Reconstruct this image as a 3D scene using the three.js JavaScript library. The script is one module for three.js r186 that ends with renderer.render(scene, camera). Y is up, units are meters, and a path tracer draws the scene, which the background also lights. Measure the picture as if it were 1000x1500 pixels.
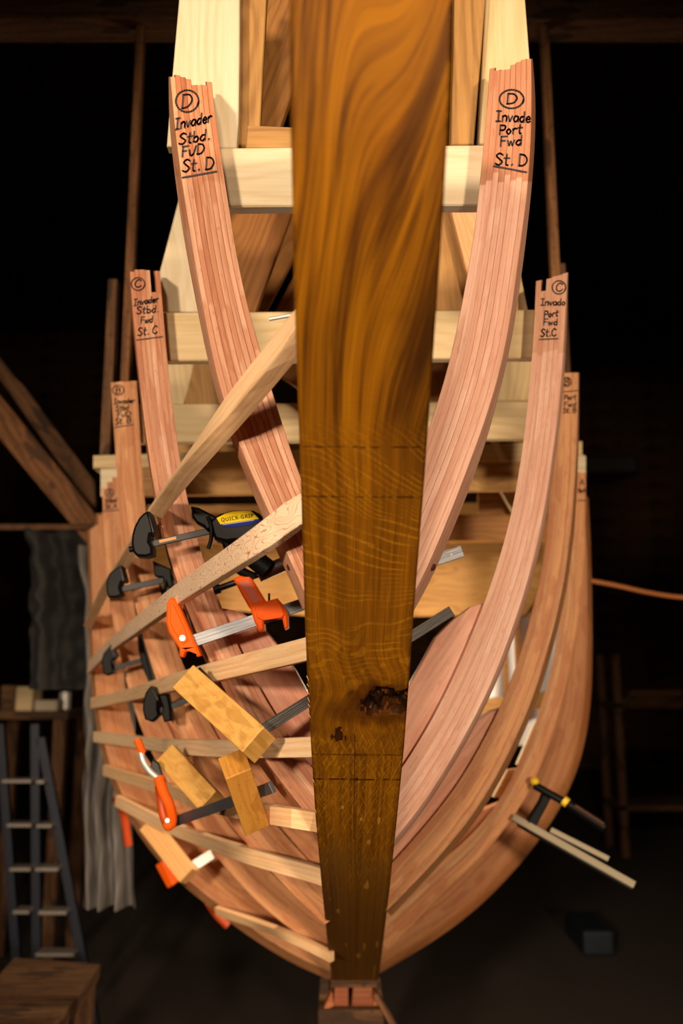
import * as THREE from 'three';
import { RoundedBoxGeometry } from 'three/addons/geometries/RoundedBoxGeometry.js';
import { mergeGeometries, toCreasedNormals } from 'three/addons/utils/BufferGeometryUtils.js';
import { RectAreaLightUniformsLib } from 'three/addons/lights/RectAreaLightUniformsLib.js';
RectAreaLightUniformsLib.init();

// ------------------------------------------------------------------ camera, light, exposure
const FPX = 1300, PITCH = 10 * Math.PI / 180, EYE = new THREE.Vector3(0, 1.5, 0);
const scene = new THREE.Scene();
scene.background = new THREE.Color(0x000000);
const camera = new THREE.PerspectiveCamera(2 * Math.atan(750 / FPX) * 180 / Math.PI, 2 / 3, 0.05, 40);
camera.position.copy(EYE);
camera.rotation.set(PITCH, 0, 0);
camera.focus = 1.24; camera.userData.fStop = 3.0;
const renderer = new THREE.WebGLRenderer();
renderer.toneMapping = THREE.LinearToneMapping;
renderer.toneMappingExposure = 1.0;
renderer.shadowMap.enabled = true;
const LAMPS = [   // two work lamps and an added fill lamp, on tripods behind the photographer: place, aim, strength, colour
  { at: [-1.35, 2.1, 2.4], aim: [-0.1, 1.5, -1.9], cd: 43, color: 0xffe8cb, label: 'work lamp on a tripod, standing on the starboard side of the bow' },
  { at: [1.25, 1.75, 2.4], aim: [0.1, 1.5, -1.9], cd: 36, color: 0xffe5c6, label: 'work lamp on a lower tripod, standing on the port side of the bow' },
  { at: [-0.3, 3.0, 2.5], aim: [-0.05, 1.4, -1.7], cd: 20, color: 0xffe5c6, label: 'added fill lamp on the tallest tripod, unseen, standing between the two work lamps' },
];

// ------------------------------------------------------------------ helpers
let seed = 12345;
const rnd = () => { seed = (seed * 1664525 + 1013904223) >>> 0; return seed / 4294967296; };
const V = (x, y, z) => new THREE.Vector3(x, y, z);
const cosP = Math.cos(PITCH), sinP = Math.sin(PITCH);
function ray(px, py) { const x = (px - 500) / FPX, y = -(py - 750) / FPX; return V(x, y * cosP + sinP, y * sinP - cosP); }
const P = (px, py, Z) => { const d = ray(px, py); return d.multiplyScalar(Z / -d.z).add(EYE); };      // point on the upright plane Z metres ahead
const PO = (px, py, depth) => ray(px, py).multiplyScalar(depth).add(EYE);                             // point at a distance along the lens axis
const PH = (px, py, h) => { const d = ray(px, py); return d.multiplyScalar((h - EYE.y) / d.y).add(EYE); }; // point on the level plane of height h
const lerp = (a, b, t) => a + (b - a) * t, clamp = (x, a = 0, b = 1) => Math.min(b, Math.max(a, x));
const sm = (a, b, x) => { const t = clamp((x - a) / (b - a)); return t * t * (3 - 2 * t); };
function table(rows) { return (x) => { let i = 0; while (i < rows.length - 2 && x > rows[i + 1][0]) i++; const [a, b] = [rows[i], rows[i + 1]]; return lerp(a[1], b[1], (x - a[0]) / (b[0] - a[0])); }; }
const names = new Map(), things = [];
function numbered(n) { const k = names.get(n) || 0; names.set(n, k + 1); return k ? n + '_' + String(k).padStart(3, '0') : n; }
function thing(name, label, category, group) {
  const o = new THREE.Group(); o.name = numbered(name); o.userData = { label, category }; if (group) o.userData.group = group;
  scene.add(o); things.push(o); return o;
}
function part(name, geo, mat, parent, label) {
  const m = new THREE.Mesh(geo, mat); m.name = name; m.castShadow = m.receiveShadow = true;
  if (label) m.userData.label = label;
  if (parent) parent.add(m); return m;
}
function single(name, geo, mat, label, category, group) {
  const m = part(numbered(name), geo, mat, scene); m.userData = { label, category }; if (group) m.userData.group = group; things.push(m); return m;
}
function structure(name, geo, mat, label) { const m = part(name, geo, mat, scene); m.userData = { kind: 'structure', label, category: 'structure' }; things.push(m); return m; }
function settle() {       // move each thing's origin to its base
  for (const o of things) {
    const b = new THREE.Box3().setFromObject(o), c = V((b.min.x + b.max.x) / 2, b.min.y, (b.min.z + b.max.z) / 2);
    if (o.isMesh) o.geometry.translate(-c.x, -c.y, -c.z); else for (const k of o.children) k.position.sub(c);
    o.position.add(c);
  }
}
// smooth curve through pixel points, n+1 samples evenly along it
function curvePx(pts, n) {
  let c = new THREE.CatmullRomCurve3(pts.map(([x, y]) => V(x, y, 0)), false, 'centripetal').getSpacedPoints(n);
  for (let k = 0; k < 70; k++) c = c.map((p, i) => (i && i < n ? p.clone().multiplyScalar(0.5).addScaledVector(c[i - 1], 0.25).addScaledVector(c[i + 1], 0.25) : p));
  return c;
}
const at = (arr, t) => { const f = clamp(t) * (arr.length - 1), i = Math.min(arr.length - 2, Math.floor(f)); return arr[i].clone().lerp(arr[i + 1], f - i); };
// closed strip: rings of points (same count), optional caps; uv: u along, v around, in metres
function strip(rings, colors) {
  const pos = [], uv = [], col = [], n = rings[0].length; let s = 0;
  const off = rnd() * 3, voff = rnd() * 2;
  const push = (p, u, v, c) => { pos.push(p.x, p.y, p.z); uv.push(u, v); if (colors) col.push(...c); };
  for (let i = 0; i + 1 < rings.length; i++) {
    const ds = rings[i][0].distanceTo(rings[i + 1][0]); let v = voff;
    for (let k = 0; k < n; k++) {
      const a = rings[i][k], b = rings[i][(k + 1) % n], c = rings[i + 1][(k + 1) % n], d = rings[i + 1][k], w = a.distanceTo(b);
      const c0 = colors?.[i], c1 = colors?.[i + 1], u0 = off + s, u1 = off + s + ds;
      push(a, u0, v, c0); push(d, u1, v, c1); push(b, u0, v + w, c0); push(b, u0, v + w, c0); push(d, u1, v, c1); push(c, u1, v + w, c1);
      v += w;
    }
    s += ds;
  }
  for (const e of [0, rings.length - 1]) {
    const r = rings[e];
    for (let k = 1; k + 1 < n; k++) {
      const tri = e ? [r[0], r[k + 1], r[k]] : [r[0], r[k], r[k + 1]];
      for (const p of tri) push(p, p.x * 3, p.y * 3, colors?.[e]);
    }
  }
  const g = new THREE.BufferGeometry();
  g.setAttribute('position', new THREE.Float32BufferAttribute(pos, 3)); g.setAttribute('uv', new THREE.Float32BufferAttribute(uv, 2));
  if (colors) g.setAttribute('color', new THREE.Float32BufferAttribute(col, 3));
  g.computeVertexNormals();
  return toCreasedNormals(g, 0.5);
}
function flipIfInside(g) {      // make the winding face outwards (signed volume)
  const p = g.attributes.position; let v = 0; const a = V(), b = V(), c = V();
  for (let i = 0; i < p.count; i += 3) { a.fromBufferAttribute(p, i); b.fromBufferAttribute(p, i + 1); c.fromBufferAttribute(p, i + 2); v += a.dot(b.cross(c)); }
  if (v < 0) {
    for (const n of Object.keys(g.attributes)) { const t = g.attributes[n], s = t.itemSize; for (let i = 0; i < t.count; i += 3) for (let j = 0; j < s; j++) { const q = t.array[(i + 1) * s + j]; t.array[(i + 1) * s + j] = t.array[(i + 2) * s + j]; t.array[(i + 2) * s + j] = q; } }
    g.computeVertexNormals(); return toCreasedNormals(g, 0.5);
  }
  return g;
}
// flat board or cut shape: pixel outline on the upright plane Z, thickness T going away, bevelled; grain angle in degrees from horizontal
function plate(pts, Z, T, { bevel = 0.0015, grain = 0, smooth = 0, uvBox = false } = {}) {
  let q = pts;
  if (smooth) q = new THREE.CatmullRomCurve3(pts.map(([x, y]) => V(x, y, 0)), true, 'centripetal').getPoints(smooth).slice(0, -1).map((p) => [p.x, p.y]);
  const w = q.map(([x, y]) => { const p = P(x, y, Z); return new THREE.Vector2(p.x, p.y); });
  const sh = new THREE.Shape(w);
  const g = new THREE.ExtrudeGeometry(sh, { depth: T - 2 * bevel, bevelEnabled: bevel > 0, bevelThickness: bevel, bevelSize: bevel, bevelOffset: -bevel, bevelSegments: 1, steps: 1 });
  g.translate(0, 0, -Z - T + bevel);
  const uv = g.attributes.uv, p = g.attributes.position, nn = g.attributes.normal, c = Math.cos(grain * Math.PI / 180), s = Math.sin(grain * Math.PI / 180), o1 = rnd() * 3, o2 = rnd() * 3;
  const bb = new THREE.Box2().setFromPoints(w);
  for (let i = 0; i < uv.count; i++) {
    const x = p.getX(i), y = p.getY(i), z = p.getZ(i);
    if (uvBox) uv.setXY(i, (x - bb.min.x) / (bb.max.x - bb.min.x), (y - bb.min.y) / (bb.max.y - bb.min.y));
    else if (Math.abs(nn.getZ(i)) > 0.5) uv.setXY(i, x * c + y * s + o1, -x * s + y * c + o2);
    else uv.setXY(i, x * c + y * s + o1, z + o2);
  }
  return g;
}
const rectPx = (x0, y0, x1, y1) => [[x0, y0], [x1, y0], [x1, y1], [x0, y1]];
// squared bar between two points; w across, d along the facing normal
function obox(p0, p1, w, d, facing, r = 0.002) {
  const X = p1.clone().sub(p0), L = X.length(); X.normalize();
  const N = facing.clone().addScaledVector(X, -facing.dot(X)).normalize(), Y = N.clone().cross(X);
  const g = plain(new RoundedBoxGeometry(L, w, d, 2, Math.min(r, w / 2.2, d / 2.2)));
  const uv = g.attributes.uv, p = g.attributes.position, nn = g.attributes.normal, o1 = rnd() * 3, o2 = rnd() * 3;
  for (let i = 0; i < uv.count; i++) {
    if (Math.abs(nn.getX(i)) > 0.7) uv.setXY(i, p.getZ(i) * 0.3 + o1, p.getY(i) + o2);
    else if (Math.abs(nn.getZ(i)) > 0.7) uv.setXY(i, p.getX(i) + o1, p.getY(i) + o2); else uv.setXY(i, p.getX(i) + o1, p.getZ(i) + o2);
  }
  const m = new THREE.Matrix4().makeBasis(X, Y, N).setPosition(p0.clone().lerp(p1, 0.5));
  return g.applyMatrix4(m);
}
function rod(p0, p1, r0, r1 = r0, seg = 16) {
  const d = p1.clone().sub(p0), g = new THREE.CylinderGeometry(r1, r0, d.length(), seg);
  g.applyQuaternion(new THREE.Quaternion().setFromUnitVectors(V(0, 1, 0), d.clone().normalize()));
  return g.translate(...p0.clone().lerp(p1, 0.5).toArray());
}
function tube(pts, r, seg = 24) { return new THREE.TubeGeometry(new THREE.CatmullRomCurve3(pts), seg, r, 10); }
function boxAt(x0, x1, y0, y1, z0, z1, r = 0.004) { const g = obox(V(x0, (y0 + y1) / 2, (z0 + z1) / 2), V(x1, (y0 + y1) / 2, (z0 + z1) / 2), y1 - y0, z1 - z0, V(0, 0, 1), r); return g; }
function uprightBox(x0, x1, y0, y1, z0, z1, r = 0.004) { return obox(V((x0 + x1) / 2, y0, (z0 + z1) / 2), V((x0 + x1) / 2, y1, (z0 + z1) / 2), x1 - x0, z1 - z0, V(0, 0, 1), r); }
const plain = (g) => { const n = g.index ? g.toNonIndexed() : g; for (const k of Object.keys(n.attributes)) if (!['position', 'normal', 'uv'].includes(k)) n.deleteAttribute(k); return n; };
const merged = (...gs) => mergeGeometries(gs.map(plain));

// ------------------------------------------------------------------ procedural wood
const HT = new Float32Array(65536); { let s = 77; for (let i = 0; i < 65536; i++) { s = (Math.imul(s, 1103515245) + 12345) >>> 0; HT[i] = ((s >>> 8) & 0xffff) / 65535; } }
const hash = (x, y) => HT[((x * 374761 + y * 668265 + (x * y) * 31) >>> 0) & 65535];
function vn(x, y, wx = 4096, wy = 4096, s = 0) {
  const xi = Math.floor(x), yi = Math.floor(y), fx = x - xi, fy = y - yi, u = fx * fx * (3 - 2 * fx), v = fy * fy * (3 - 2 * fy);
  const m = (a, n) => ((a % n) + n) % n, x0 = m(xi, wx) + s * 131, x1 = m(xi + 1, wx) + s * 131, y0 = m(yi, wy) + s * 57, y1 = m(yi + 1, wy) + s * 57;
  return lerp(lerp(hash(x0, y0), hash(x1, y0), u), lerp(hash(x0, y1), hash(x1, y1), u), v) * 2 - 1;
}
function texture(w, h, fn, su, sv, color = true) {
  const d = new Uint8Array(w * h * 4);
  for (let j = 0; j < h; j++) for (let i = 0; i < w; i++) { const c = fn((i + 0.5) / w, (j + 0.5) / h), k = (j * w + i) * 4; for (let q = 0; q < 3; q++) d[k + q] = clamp(c[q], 0, 255); d[k + 3] = 255; }
  const t = new THREE.DataTexture(d, w, h); t.wrapS = t.wrapT = THREE.RepeatWrapping; t.magFilter = THREE.LinearFilter; t.minFilter = THREE.LinearMipmapLinearFilter; t.generateMipmaps = true;
  if (color) t.colorSpace = THREE.SRGBColorSpace;
  if (su) t.repeat.set(1 / su, 1 / sv);
  t.needsUpdate = true; return t;
}
const mix = (a, b, t) => [lerp(a[0], b[0], t), lerp(a[1], b[1], t), lerp(a[2], b[2], t)];
// u along the grain (su metres), v across (sv metres)
function woodTex(o) {
  const { su, sv, base, dark, light, rings = 14, warp = 0.6, pores = 0.4, blot = 0, stain = [150, 85, 55], s = 1, w = 512, h = 256 } = o;
  return texture(w, h, (u, v) => {
    const wv = v * rings + warp * vn(u * 3, v * 4, 3, 4, s) + 0.35 * warp * vn(u * 9, v * 8, 9, 8, s + 1);
    const ring = Math.pow(0.5 + 0.5 * Math.sin(wv * 6.2832), 1.6);
    const st = vn(u * 6, v * 64, 6, 64, s + 2), fine = vn(u * 24, v * 128, 24, 128, s + 3), tone = vn(u * 2, v * 5, 2, 5, s + 4);
    let c = mix(base, dark, clamp(ring * 0.42 + st * 0.22 + fine * 0.12 + 0.1));
    c = mix(c, light, clamp(tone * 0.4 + 0.1));
    const po = vn(u * 40, v * 110, 40, 110, s + 5); if (po > 0.55) c = mix(c, dark, pores * clamp((po - 0.55) * 4));
    if (blot) { const b = vn(u * 5, v * 6, 5, 6, s + 6) + 0.45 * vn(u * 17, v * 16, 17, 16, s + 7); c = mix(c, stain, blot * clamp((b - 0.28) * 7)); const e = vn(u * 60, v * 50, 60, 50, s + 8); if (e > 0.72) c = mix(c, stain, blot * 0.7); }
    return c;
  }, su, sv);
}
const T_MAH = woodTex({ su: 0.62, sv: 0.13, base: [222, 178, 148], dark: [180, 126, 94], light: [232, 196, 170], rings: 11, warp: 0.9, pores: 0.4, blot: 0.55, stain: [188, 122, 84], s: 1 });
const T_MAHC = woodTex({ su: 0.7, sv: 0.16, base: [228, 188, 166], dark: [190, 140, 114], light: [236, 202, 184], rings: 10, warp: 0.8, pores: 0.4, blot: 0.16, stain: [190, 112, 76], s: 11 });
const T_MAHD = woodTex({ su: 0.66, sv: 0.2, base: [212, 166, 120], dark: [168, 114, 72], light: [222, 180, 136], rings: 12, warp: 0.8, pores: 0.35, blot: 0.3, stain: [164, 94, 48], s: 21 });
const T_PINE = woodTex({ su: 0.8, sv: 0.22, base: [216, 198, 164], dark: [194, 168, 124], light: [224, 208, 178], rings: 9, warp: 1.2, pores: 0.12, s: 31 });
const T_AMB = woodTex({ su: 0.7, sv: 0.24, base: [174, 128, 66], dark: [126, 84, 36], light: [186, 142, 80], rings: 10, warp: 2.6, pores: 0.15, s: 41 });  // amber wood, darkened further for the shade on side-facing planks
const T_SLAT = woodTex({ su: 0.5, sv: 0.1, base: [246, 212, 170], dark: [224, 174, 124], light: [248, 220, 184], rings: 10, warp: 0.8, pores: 0.35, s: 51 });
const T_BLOCK = woodTex({ su: 0.3, sv: 0.12, base: [212, 162, 84], dark: [186, 132, 58], light: [222, 176, 100], rings: 4, warp: 1.6, pores: 0.25, blot: 0.3, stain: [150, 100, 36], s: 61 });
const T_OLD = woodTex({ su: 0.9, sv: 0.3, base: [140, 104, 70], dark: [70, 48, 30], light: [170, 136, 98], rings: 8, warp: 1.5, pores: 0.5, blot: 0.6, stain: [52, 38, 26], s: 71 });
const T_FIGURE = texture(512, 128, (u, v) => {       // curly worm-like figure of a flat-sawn batten
  const a = vn(u * 14, v * 4, 14, 4, 81) * 1.5 + vn(u * 34, v * 9, 34, 9, 82) * 0.8, b = Math.abs(Math.sin((u * 9 + a * 0.9 + v * 1.1) * 6.2832));
  let c = mix([244, 218, 190], [248, 226, 202], 0.5 + 0.5 * vn(u * 6, v * 3, 6, 3, 83));
  if (b < 0.3) c = mix(c, [160, 100, 56], 0.85 * (1 - b / 0.3));
  return c;
}, 0.5, 0.06);
const T_GRAIN = texture(256, 256, (u, v) => { const q = 128 + 90 * vn(u * 6, v * 90, 6, 90, 91) + 40 * vn(u * 40, v * 128, 40, 128, 92); return [q, q, q]; }, 0.3, 0.12, false);

const wood = (map, tint = 0xffffff, rough = 0.62, extra = {}) => new THREE.MeshStandardMaterial({ map, color: tint, roughness: rough, bumpMap: T_GRAIN, bumpScale: 0.0002, ...extra });
const variants = (map, tints, rough, extra) => tints.map((t) => wood(map, t, rough, extra));
const M = {
  stbd: variants(T_MAH, [0xfaf0e6, 0xfff6ee, 0xeed6c2, 0xe4c2a6, 0xfcece0, 0xd8ac8c], 0.6, { vertexColors: true }),
  port: variants(T_MAHC, [0xfff4f0, 0xfaece4, 0xfffaf6, 0xf6e6dc, 0xfcf0ea], 0.6, { vertexColors: true }),
  aft: variants(T_MAHD, [0xfff2e4, 0xf4dcc6, 0xffe6cc, 0xeccdb0], 0.62, { vertexColors: true }),
  floorTimber: variants(T_MAHC, [0xffe4d6, 0xf2cfbc, 0xf8dac8], 0.6), floorAft: variants(T_MAHD, [0xffdcc0, 0xf0c49c], 0.6),
  pine: variants(T_PINE, [0xffffff, 0xf6ecd8, 0xfff4de], 0.65), amber: variants(T_AMB, [0xffffff, 0xf0dcb8, 0xe2c48e], 0.65),
  pink: wood(T_SLAT, 0xffe4cc), slat: variants(T_SLAT, [0xffffff, 0xfff6ec, 0xfffaf2, 0xfaeedd], 0.66), figure: wood(T_FIGURE, 0xfff4ea, 0.62),
  block: variants(T_BLOCK, [0xffffff, 0xf2deb4], 0.55), blockPale: wood(T_SLAT, 0xffe6b8, 0.6), old: wood(T_OLD, 0xc8b8a0, 0.8), dim: wood(T_OLD, 0xcbb9a6, 0.85), post: wood(T_OLD, 0xffe0b8, 0.8),
  black: new THREE.MeshPhysicalMaterial({ color: 0x0a090b, roughness: 0.5, specularIntensity: 0.3 }), blackBar: new THREE.MeshStandardMaterial({ color: 0x121113, roughness: 0.5, metalness: 0.3 }),
  orange: new THREE.MeshPhysicalMaterial({ color: 0xee5a06, roughness: 0.62, specularIntensity: 0.35 }), orangeDark: new THREE.MeshStandardMaterial({ color: 0xc4460e, roughness: 0.5 }),
  steel: new THREE.MeshStandardMaterial({ color: 0x7c7c80, roughness: 0.5, metalness: 0.85, bumpMap: T_GRAIN, bumpScale: 0.0003 }), steelDark: new THREE.MeshStandardMaterial({ color: 0x3c3936, roughness: 0.5, metalness: 0.8, bumpMap: T_GRAIN, bumpScale: 0.0003 }),
  rail: new THREE.MeshStandardMaterial({ color: 0x9c9078, roughness: 0.45, metalness: 0.5 }), zinc: new THREE.MeshStandardMaterial({ color: 0xd8d4cc, roughness: 0.4, metalness: 0.5 }), yellow: new THREE.MeshStandardMaterial({ color: 0xe8c21a, roughness: 0.5 }),
  ink: new THREE.MeshStandardMaterial({ color: 0x2a1c24, roughness: 0.6 }), hole: new THREE.MeshStandardMaterial({ color: 0x4a1a0e, roughness: 0.8 }), wornEdge: new THREE.MeshStandardMaterial({ color: 0xb88a58, roughness: 0.7 }),
};

const ZD = 1.08, ZC = 1.49, ZB = 1.87, ZA = 2.25, Z1 = 2.62, FT = 0.045;

// ------------------------------------------------------------------ the room: a dark timber shed
const plasterless = new THREE.MeshStandardMaterial({ map: T_OLD, color: 0xcbb9a6, roughness: 0.95 });
const concrete = new THREE.MeshStandardMaterial({ color: 0x3a2e24, roughness: 0.95, bumpMap: T_GRAIN, bumpScale: 0.001 });
const RX = 6, RZ0 = -14, RZ1 = 3.3, RH = 7;
structure('floor', boxAt(-RX, RX, -0.1, 0, RZ0, RZ1, 0.001), concrete, 'dark bare floor of the boat shed');
structure('ceiling', boxAt(-RX, RX, RH, RH + 0.1, RZ0, RZ1, 0.001), plasterless, 'dark boarded ceiling');
structure('wall_back', boxAt(-RX, RX, 0, RH, RZ0 - 0.1, RZ0, 0.001), plasterless, 'dark timber back wall');
structure('wall_left', boxAt(-RX - 0.1, -RX, 0, RH, RZ0, RZ1, 0.001), plasterless, 'dark timber wall on the starboard side');
structure('wall_right', boxAt(RX, RX + 0.1, 0, RH, RZ0, RZ1, 0.001), plasterless, 'dark timber wall on the port side');
structure('wall_front', boxAt(-RX, RX, 0, RH, RZ1, RZ1 + 0.1, 0.001), plasterless, 'dark timber wall facing the bow');
{ // shores standing on the ends of the rear cross beam and reaching up to a tie beam
  const ZS = ZA + 0.05, foot = (px) => { const f = (px - 136) / 717; return P(px, lerp(667, 646, f), ZS).y; };
  const shore = (pxTop, pyTop, pxFoot, w, m, label, name, y1) => { const x = P(pxTop, pyTop, ZS).x; single(name, uprightBox(x - w / 2, x + w / 2, foot(pxFoot), y1 ?? P(pxTop, pyTop, ZS).y, -ZS - 0.03, -ZS), m, label, 'post'); };
  const yb = P(205, 35, ZS).y;
  shore(205, 35, 176, 0.024, M.post, 'slim brown post rising behind the starboard St. C frame', 'shore_post', yb);
  shore(797, 12, 826, 0.024, M.post, 'slim brown post rising behind the port St. C frame', 'shore_post', yb);
  shore(165, 408, 153, 0.027, M.dim, 'shorter dull brown stud with a knot beside the slim post', 'loose_stud');
  shore(823, 385, 842, 0.02, M.dim, 'dim brown stud half hidden by the port St. C and St. B frames', 'loose_stud');
  single('tie_beam', boxAt(-RX, RX, yb, yb + 0.1, -ZS - 0.08, -ZS + 0.02), M.dim, 'tie beam running across on top of the two slim posts', 'beam');
  single('leaning_plank', plate([[-60, 515], [0, 580], [137, 750], [150, 800], [125, 793], [0, 643], [-60, 580]], 3.3, 0.04, { grain: -50 }), M.post, 'long brown plank with dark knots leaning against the hull, the lower of two', 'plank', 'leaning planks');
  single('leaning_plank', plate([[-20, 500], [20, 552], [32, 563], [138, 705], [140, 745], [120, 728], [13, 573], [-30, 520]], 3.42, 0.04, { grain: -50 }), M.dim, 'darker plank leaning behind the lower brown plank', 'plank', 'leaning planks');
}

// ------------------------------------------------------------------ work lamps and the added fill lamp (outside the picture)
for (const L of LAMPS) {
  const t = thing('tripod_lamp', L.label, 'lamp'), p = V(...L.at), aim = V(...L.aim), d = aim.clone().sub(p).normalize();
  part('housing', obox(p.clone().addScaledVector(d, -0.14), p.clone().addScaledVector(d, -0.03), 0.42, 0.36, V(0, 1, 0), 0.01), M.yellow, t);
  part('glass', obox(p.clone().addScaledVector(d, -0.03), p.clone().addScaledVector(d, -0.02), 0.38, 0.32, V(0, 1, 0), 0.002), new THREE.MeshStandardMaterial({ color: 0x222222, emissive: L.color, emissiveIntensity: 3 }), t);
  const b = p.clone().addScaledVector(d, -0.1);
  part('pole', rod(V(b.x, 0.75, b.z), V(b.x, b.y - 0.17, b.z), 0.014), M.blackBar, t);
  for (let k = 0; k < 3; k++) { const a = k * 2.094 + 0.5; part('leg', rod(V(b.x + 0.42 * Math.cos(a), 0.01, b.z + 0.42 * Math.sin(a)), V(b.x, 0.8, b.z), 0.011), M.blackBar, t); }
  const s = new THREE.SpotLight(L.color, L.cd, 0, 0.42, 0.45, 2); s.position.copy(p); s.target.position.copy(aim); s.castShadow = true; s.shadow.radius = 8; s.shadow.mapSize.set(2048, 2048);
  s.name = 'tripod_lamp_light'; scene.add(s, s.target);
}

// ------------------------------------------------------------------ stem and keel: one oak timber, its fore face traced
const stemW = table([[-90, 242], [0, 239], [100, 235.5], [200, 230], [300, 222], [400, 213], [500, 203], [600, 192.5], [700, 182], [800, 171], [900, 160], [1000, 149], [1100, 136], [1200, 119.5], [1300, 100], [1400, 78], [1436, 68]]);
const stemL = table([[-90, 423.5], [0, 424], [100, 424.5], [200, 425.5], [300, 428], [400, 430], [500, 433], [600, 436.5], [700, 440], [800, 443], [900, 446], [1000, 450], [1100, 455.5], [1200, 462], [1300, 471], [1400, 481], [1436, 486]]);
const averaged = (f) => (y) => { let a = 0; for (let i = -8; i <= 8; i++) a += f(y + i * 8) * (9 - Math.abs(i)); return a / 81; };
const stemDepth = averaged(table([[-90, 0.698], [0, 0.707], [100, 0.718], [200, 0.735], [300, 0.761], [400, 0.793], [500, 0.833], [600, 0.878], [700, 0.929], [800, 0.985], [900, 1.045], [1000, 1.112], [1100, 1.195], [1200, 1.312], [1250, 1.4], [1300, 1.53], [1350, 1.735], [1400, 2.06], [1436, 2.37]]));
const T_STEM = texture(512, 1536, (u, v) => {
  const y = (1 - v) * 1530 - 90, n = (a, b, s) => vn(a, b, 4096, 4096, s);
  const kx = (u - 0.78) / 0.27, ky = (y - 1028 + 14 * (u - 0.78)) / 19, kd = Math.hypot(kx, ky) + 0.35 * n(u * 9, y * 0.07, 14) + 0.15 * n(u * 30, y * 0.2, 23);
  const swirl = Math.exp(-kd * kd * 0.12);
  // long grain: leans to the right going up in the top half, straight lower down
  const lean = y < 640 ? 0.0011 * (640 - y) * (0.35 + 0.65 * sm(0.25, 0.9, u)) : 0;
  const gu = u - lean + 0.05 * n(y * 0.004, u * 2, 1) + swirl * 0.16 * Math.sin(ky * 0.8);
  const top = 1 - sm(560, 700, y);
  const g1 = n(gu * 13, y * 0.004, 2), g2 = n(gu * 34, y * 0.006, 3), g3 = n(gu * 95, y * 0.012, 4), pore = n(gu * 150, y * 0.03, 5);
  let c = mix([126, 79, 10], [182, 121, 18], clamp(0.45 + 0.42 * g1 * (0.5 + 0.5 * top) + 0.34 * g2 + 0.26 * g3 + 0.16 * n(gu * 210, y * 0.016, 26)));
  c = mix(c, [80, 45, 8], clamp(0.55 * top * (g1 * -0.8 + g2 * -0.6 - 0.4 * g3) + 0.2 * pore));
  const flame = Math.exp(-Math.pow((u - 0.6 - (240 - y) * 0.0012) / 0.12, 2) - Math.pow((y - 235) / 80, 2)); c = mix(c, [206, 130, 22], 0.55 * flame * clamp(0.6 + g2));
  // dark heart streak along the right-hand edge
  const heart = sm(0.62, 0.95, u + 0.12 * n(y * 0.01, 3, 6) - 0.02 * n(y * 0.05, u * 8, 7)) * sm(380, 480, y) * (1 - sm(690, 740, y)) * (0.65 + 0.5 * g2); c = mix(c, [62, 34, 6], clamp(heart) * 0.85);
  // medullary rays: thin golden arcs
  const ray = sm(600, 680, y) * (1 - sm(960, 1010, y)); if (ray > 0) {
    const yy = y - 130 * Math.pow(u, 1.5) * (1 - sm(640, 960, y)) - 16 * Math.sin(u * 3.1) + 9 * n(u * 5, y * 0.02, 8), sp = 15 + 8 * n(3, Math.floor(y / 40), 9), q = Math.abs(((yy / sp) % 1 + 1) % 1 - 0.5);
    const on = n(u * 4, yy * 0.06, 10); if (q < 0.17 && on > -0.35) c = mix(c, [226, 162, 46], ray * 0.62 * (1 - q / 0.17) * clamp(on + 0.6));
    if (g3 > 0.3) c = mix(c, [86, 50, 6], 0.3 * ray);
  }
  // short flecks under the knot
  const fl = sm(1050, 1090, y) * (1 - sm(1290, 1340, y)); if (fl > 0) {
    const a = u * 75 + y * 0.3, b = u * 75 - y * 0.34, q1 = n(a * 1.5, b * 0.2, 11), q2 = n(a * 0.22, b * 1.4, 12);
    if (q1 > 0.42) c = mix(c, [222, 160, 56], fl * 0.45); if (q2 > 0.46) c = mix(c, [212, 150, 48], fl * 0.36);
  }
  c = mix(c, [150, 106, 62], 0.6 * sm(1262, 1276, y + 46 * n(u * 4, y * 0.012, 24) + 16 * n(u * 40, y * 0.02, 25)) * (0.8 + 0.3 * g1)); const vio = Math.exp(-Math.pow((u - 0.14) / 0.16, 2) - Math.pow((y - 1310) / 60, 2)); c = mix(c, [92, 60, 78], 0.6 * vio * clamp(0.6 + g2));  // stained greyish lower end, its tone also lightened to offset weak light
  if (n(u * 9, y * 0.06, 13) > 0.86 && y > 1180) c = mix(c, [226, 170, 92], 0.8);
  // knot
  c = mix(c, [70, 36, 8], (1 - sm(0.9, 2.2, kd)) * 0.7);
  if (kd < 1) { c = mix([22, 10, 4], [52, 24, 8], clamp(0.5 + 0.7 * n(u * 30, y * 0.2, 15))); if (n(u * 40, y * 0.25, 16) > 0.45) c = [120, 66, 30]; }
  const k2 = Math.hypot((u - 0.3) * 130, y - 1077) + 5 * n(u * 40, y * 0.2, 17); if (k2 < 9) c = mix(c, [46, 22, 6], 0.85);
  const sw2 = Math.exp(-Math.pow((y - 1045) / 50, 2)); c = mix(c, [96, 56, 12], 0.5 * sw2 * clamp(n(u * 6 + Math.sin(y * 0.05), y * 0.06, 18) + 0.4)); if (n(u * 12 + y * 0.03, y * 0.12, 19) > 0.5) c = mix(c, [206, 146, 50], 0.4 * Math.exp(-Math.pow((y - 975) / 45, 2)));
  // pencilled station lines
  for (const [ly, o] of [[654, 0.75], [727, 0.5], [1105, 0.35], [1141, 0.75]]) if (Math.abs(y - ly - 1.5 * u) < 1.1) c = mix(c, [34, 18, 6], o * clamp(0.8 + n(u * 30, ly, 20)));
  if (y > 1075 && y < 1230 && Math.abs(u - 0.47) < 0.005) c = mix(c, [40, 22, 6], 0.6);
  return c;
}, 0, 0);
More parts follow.
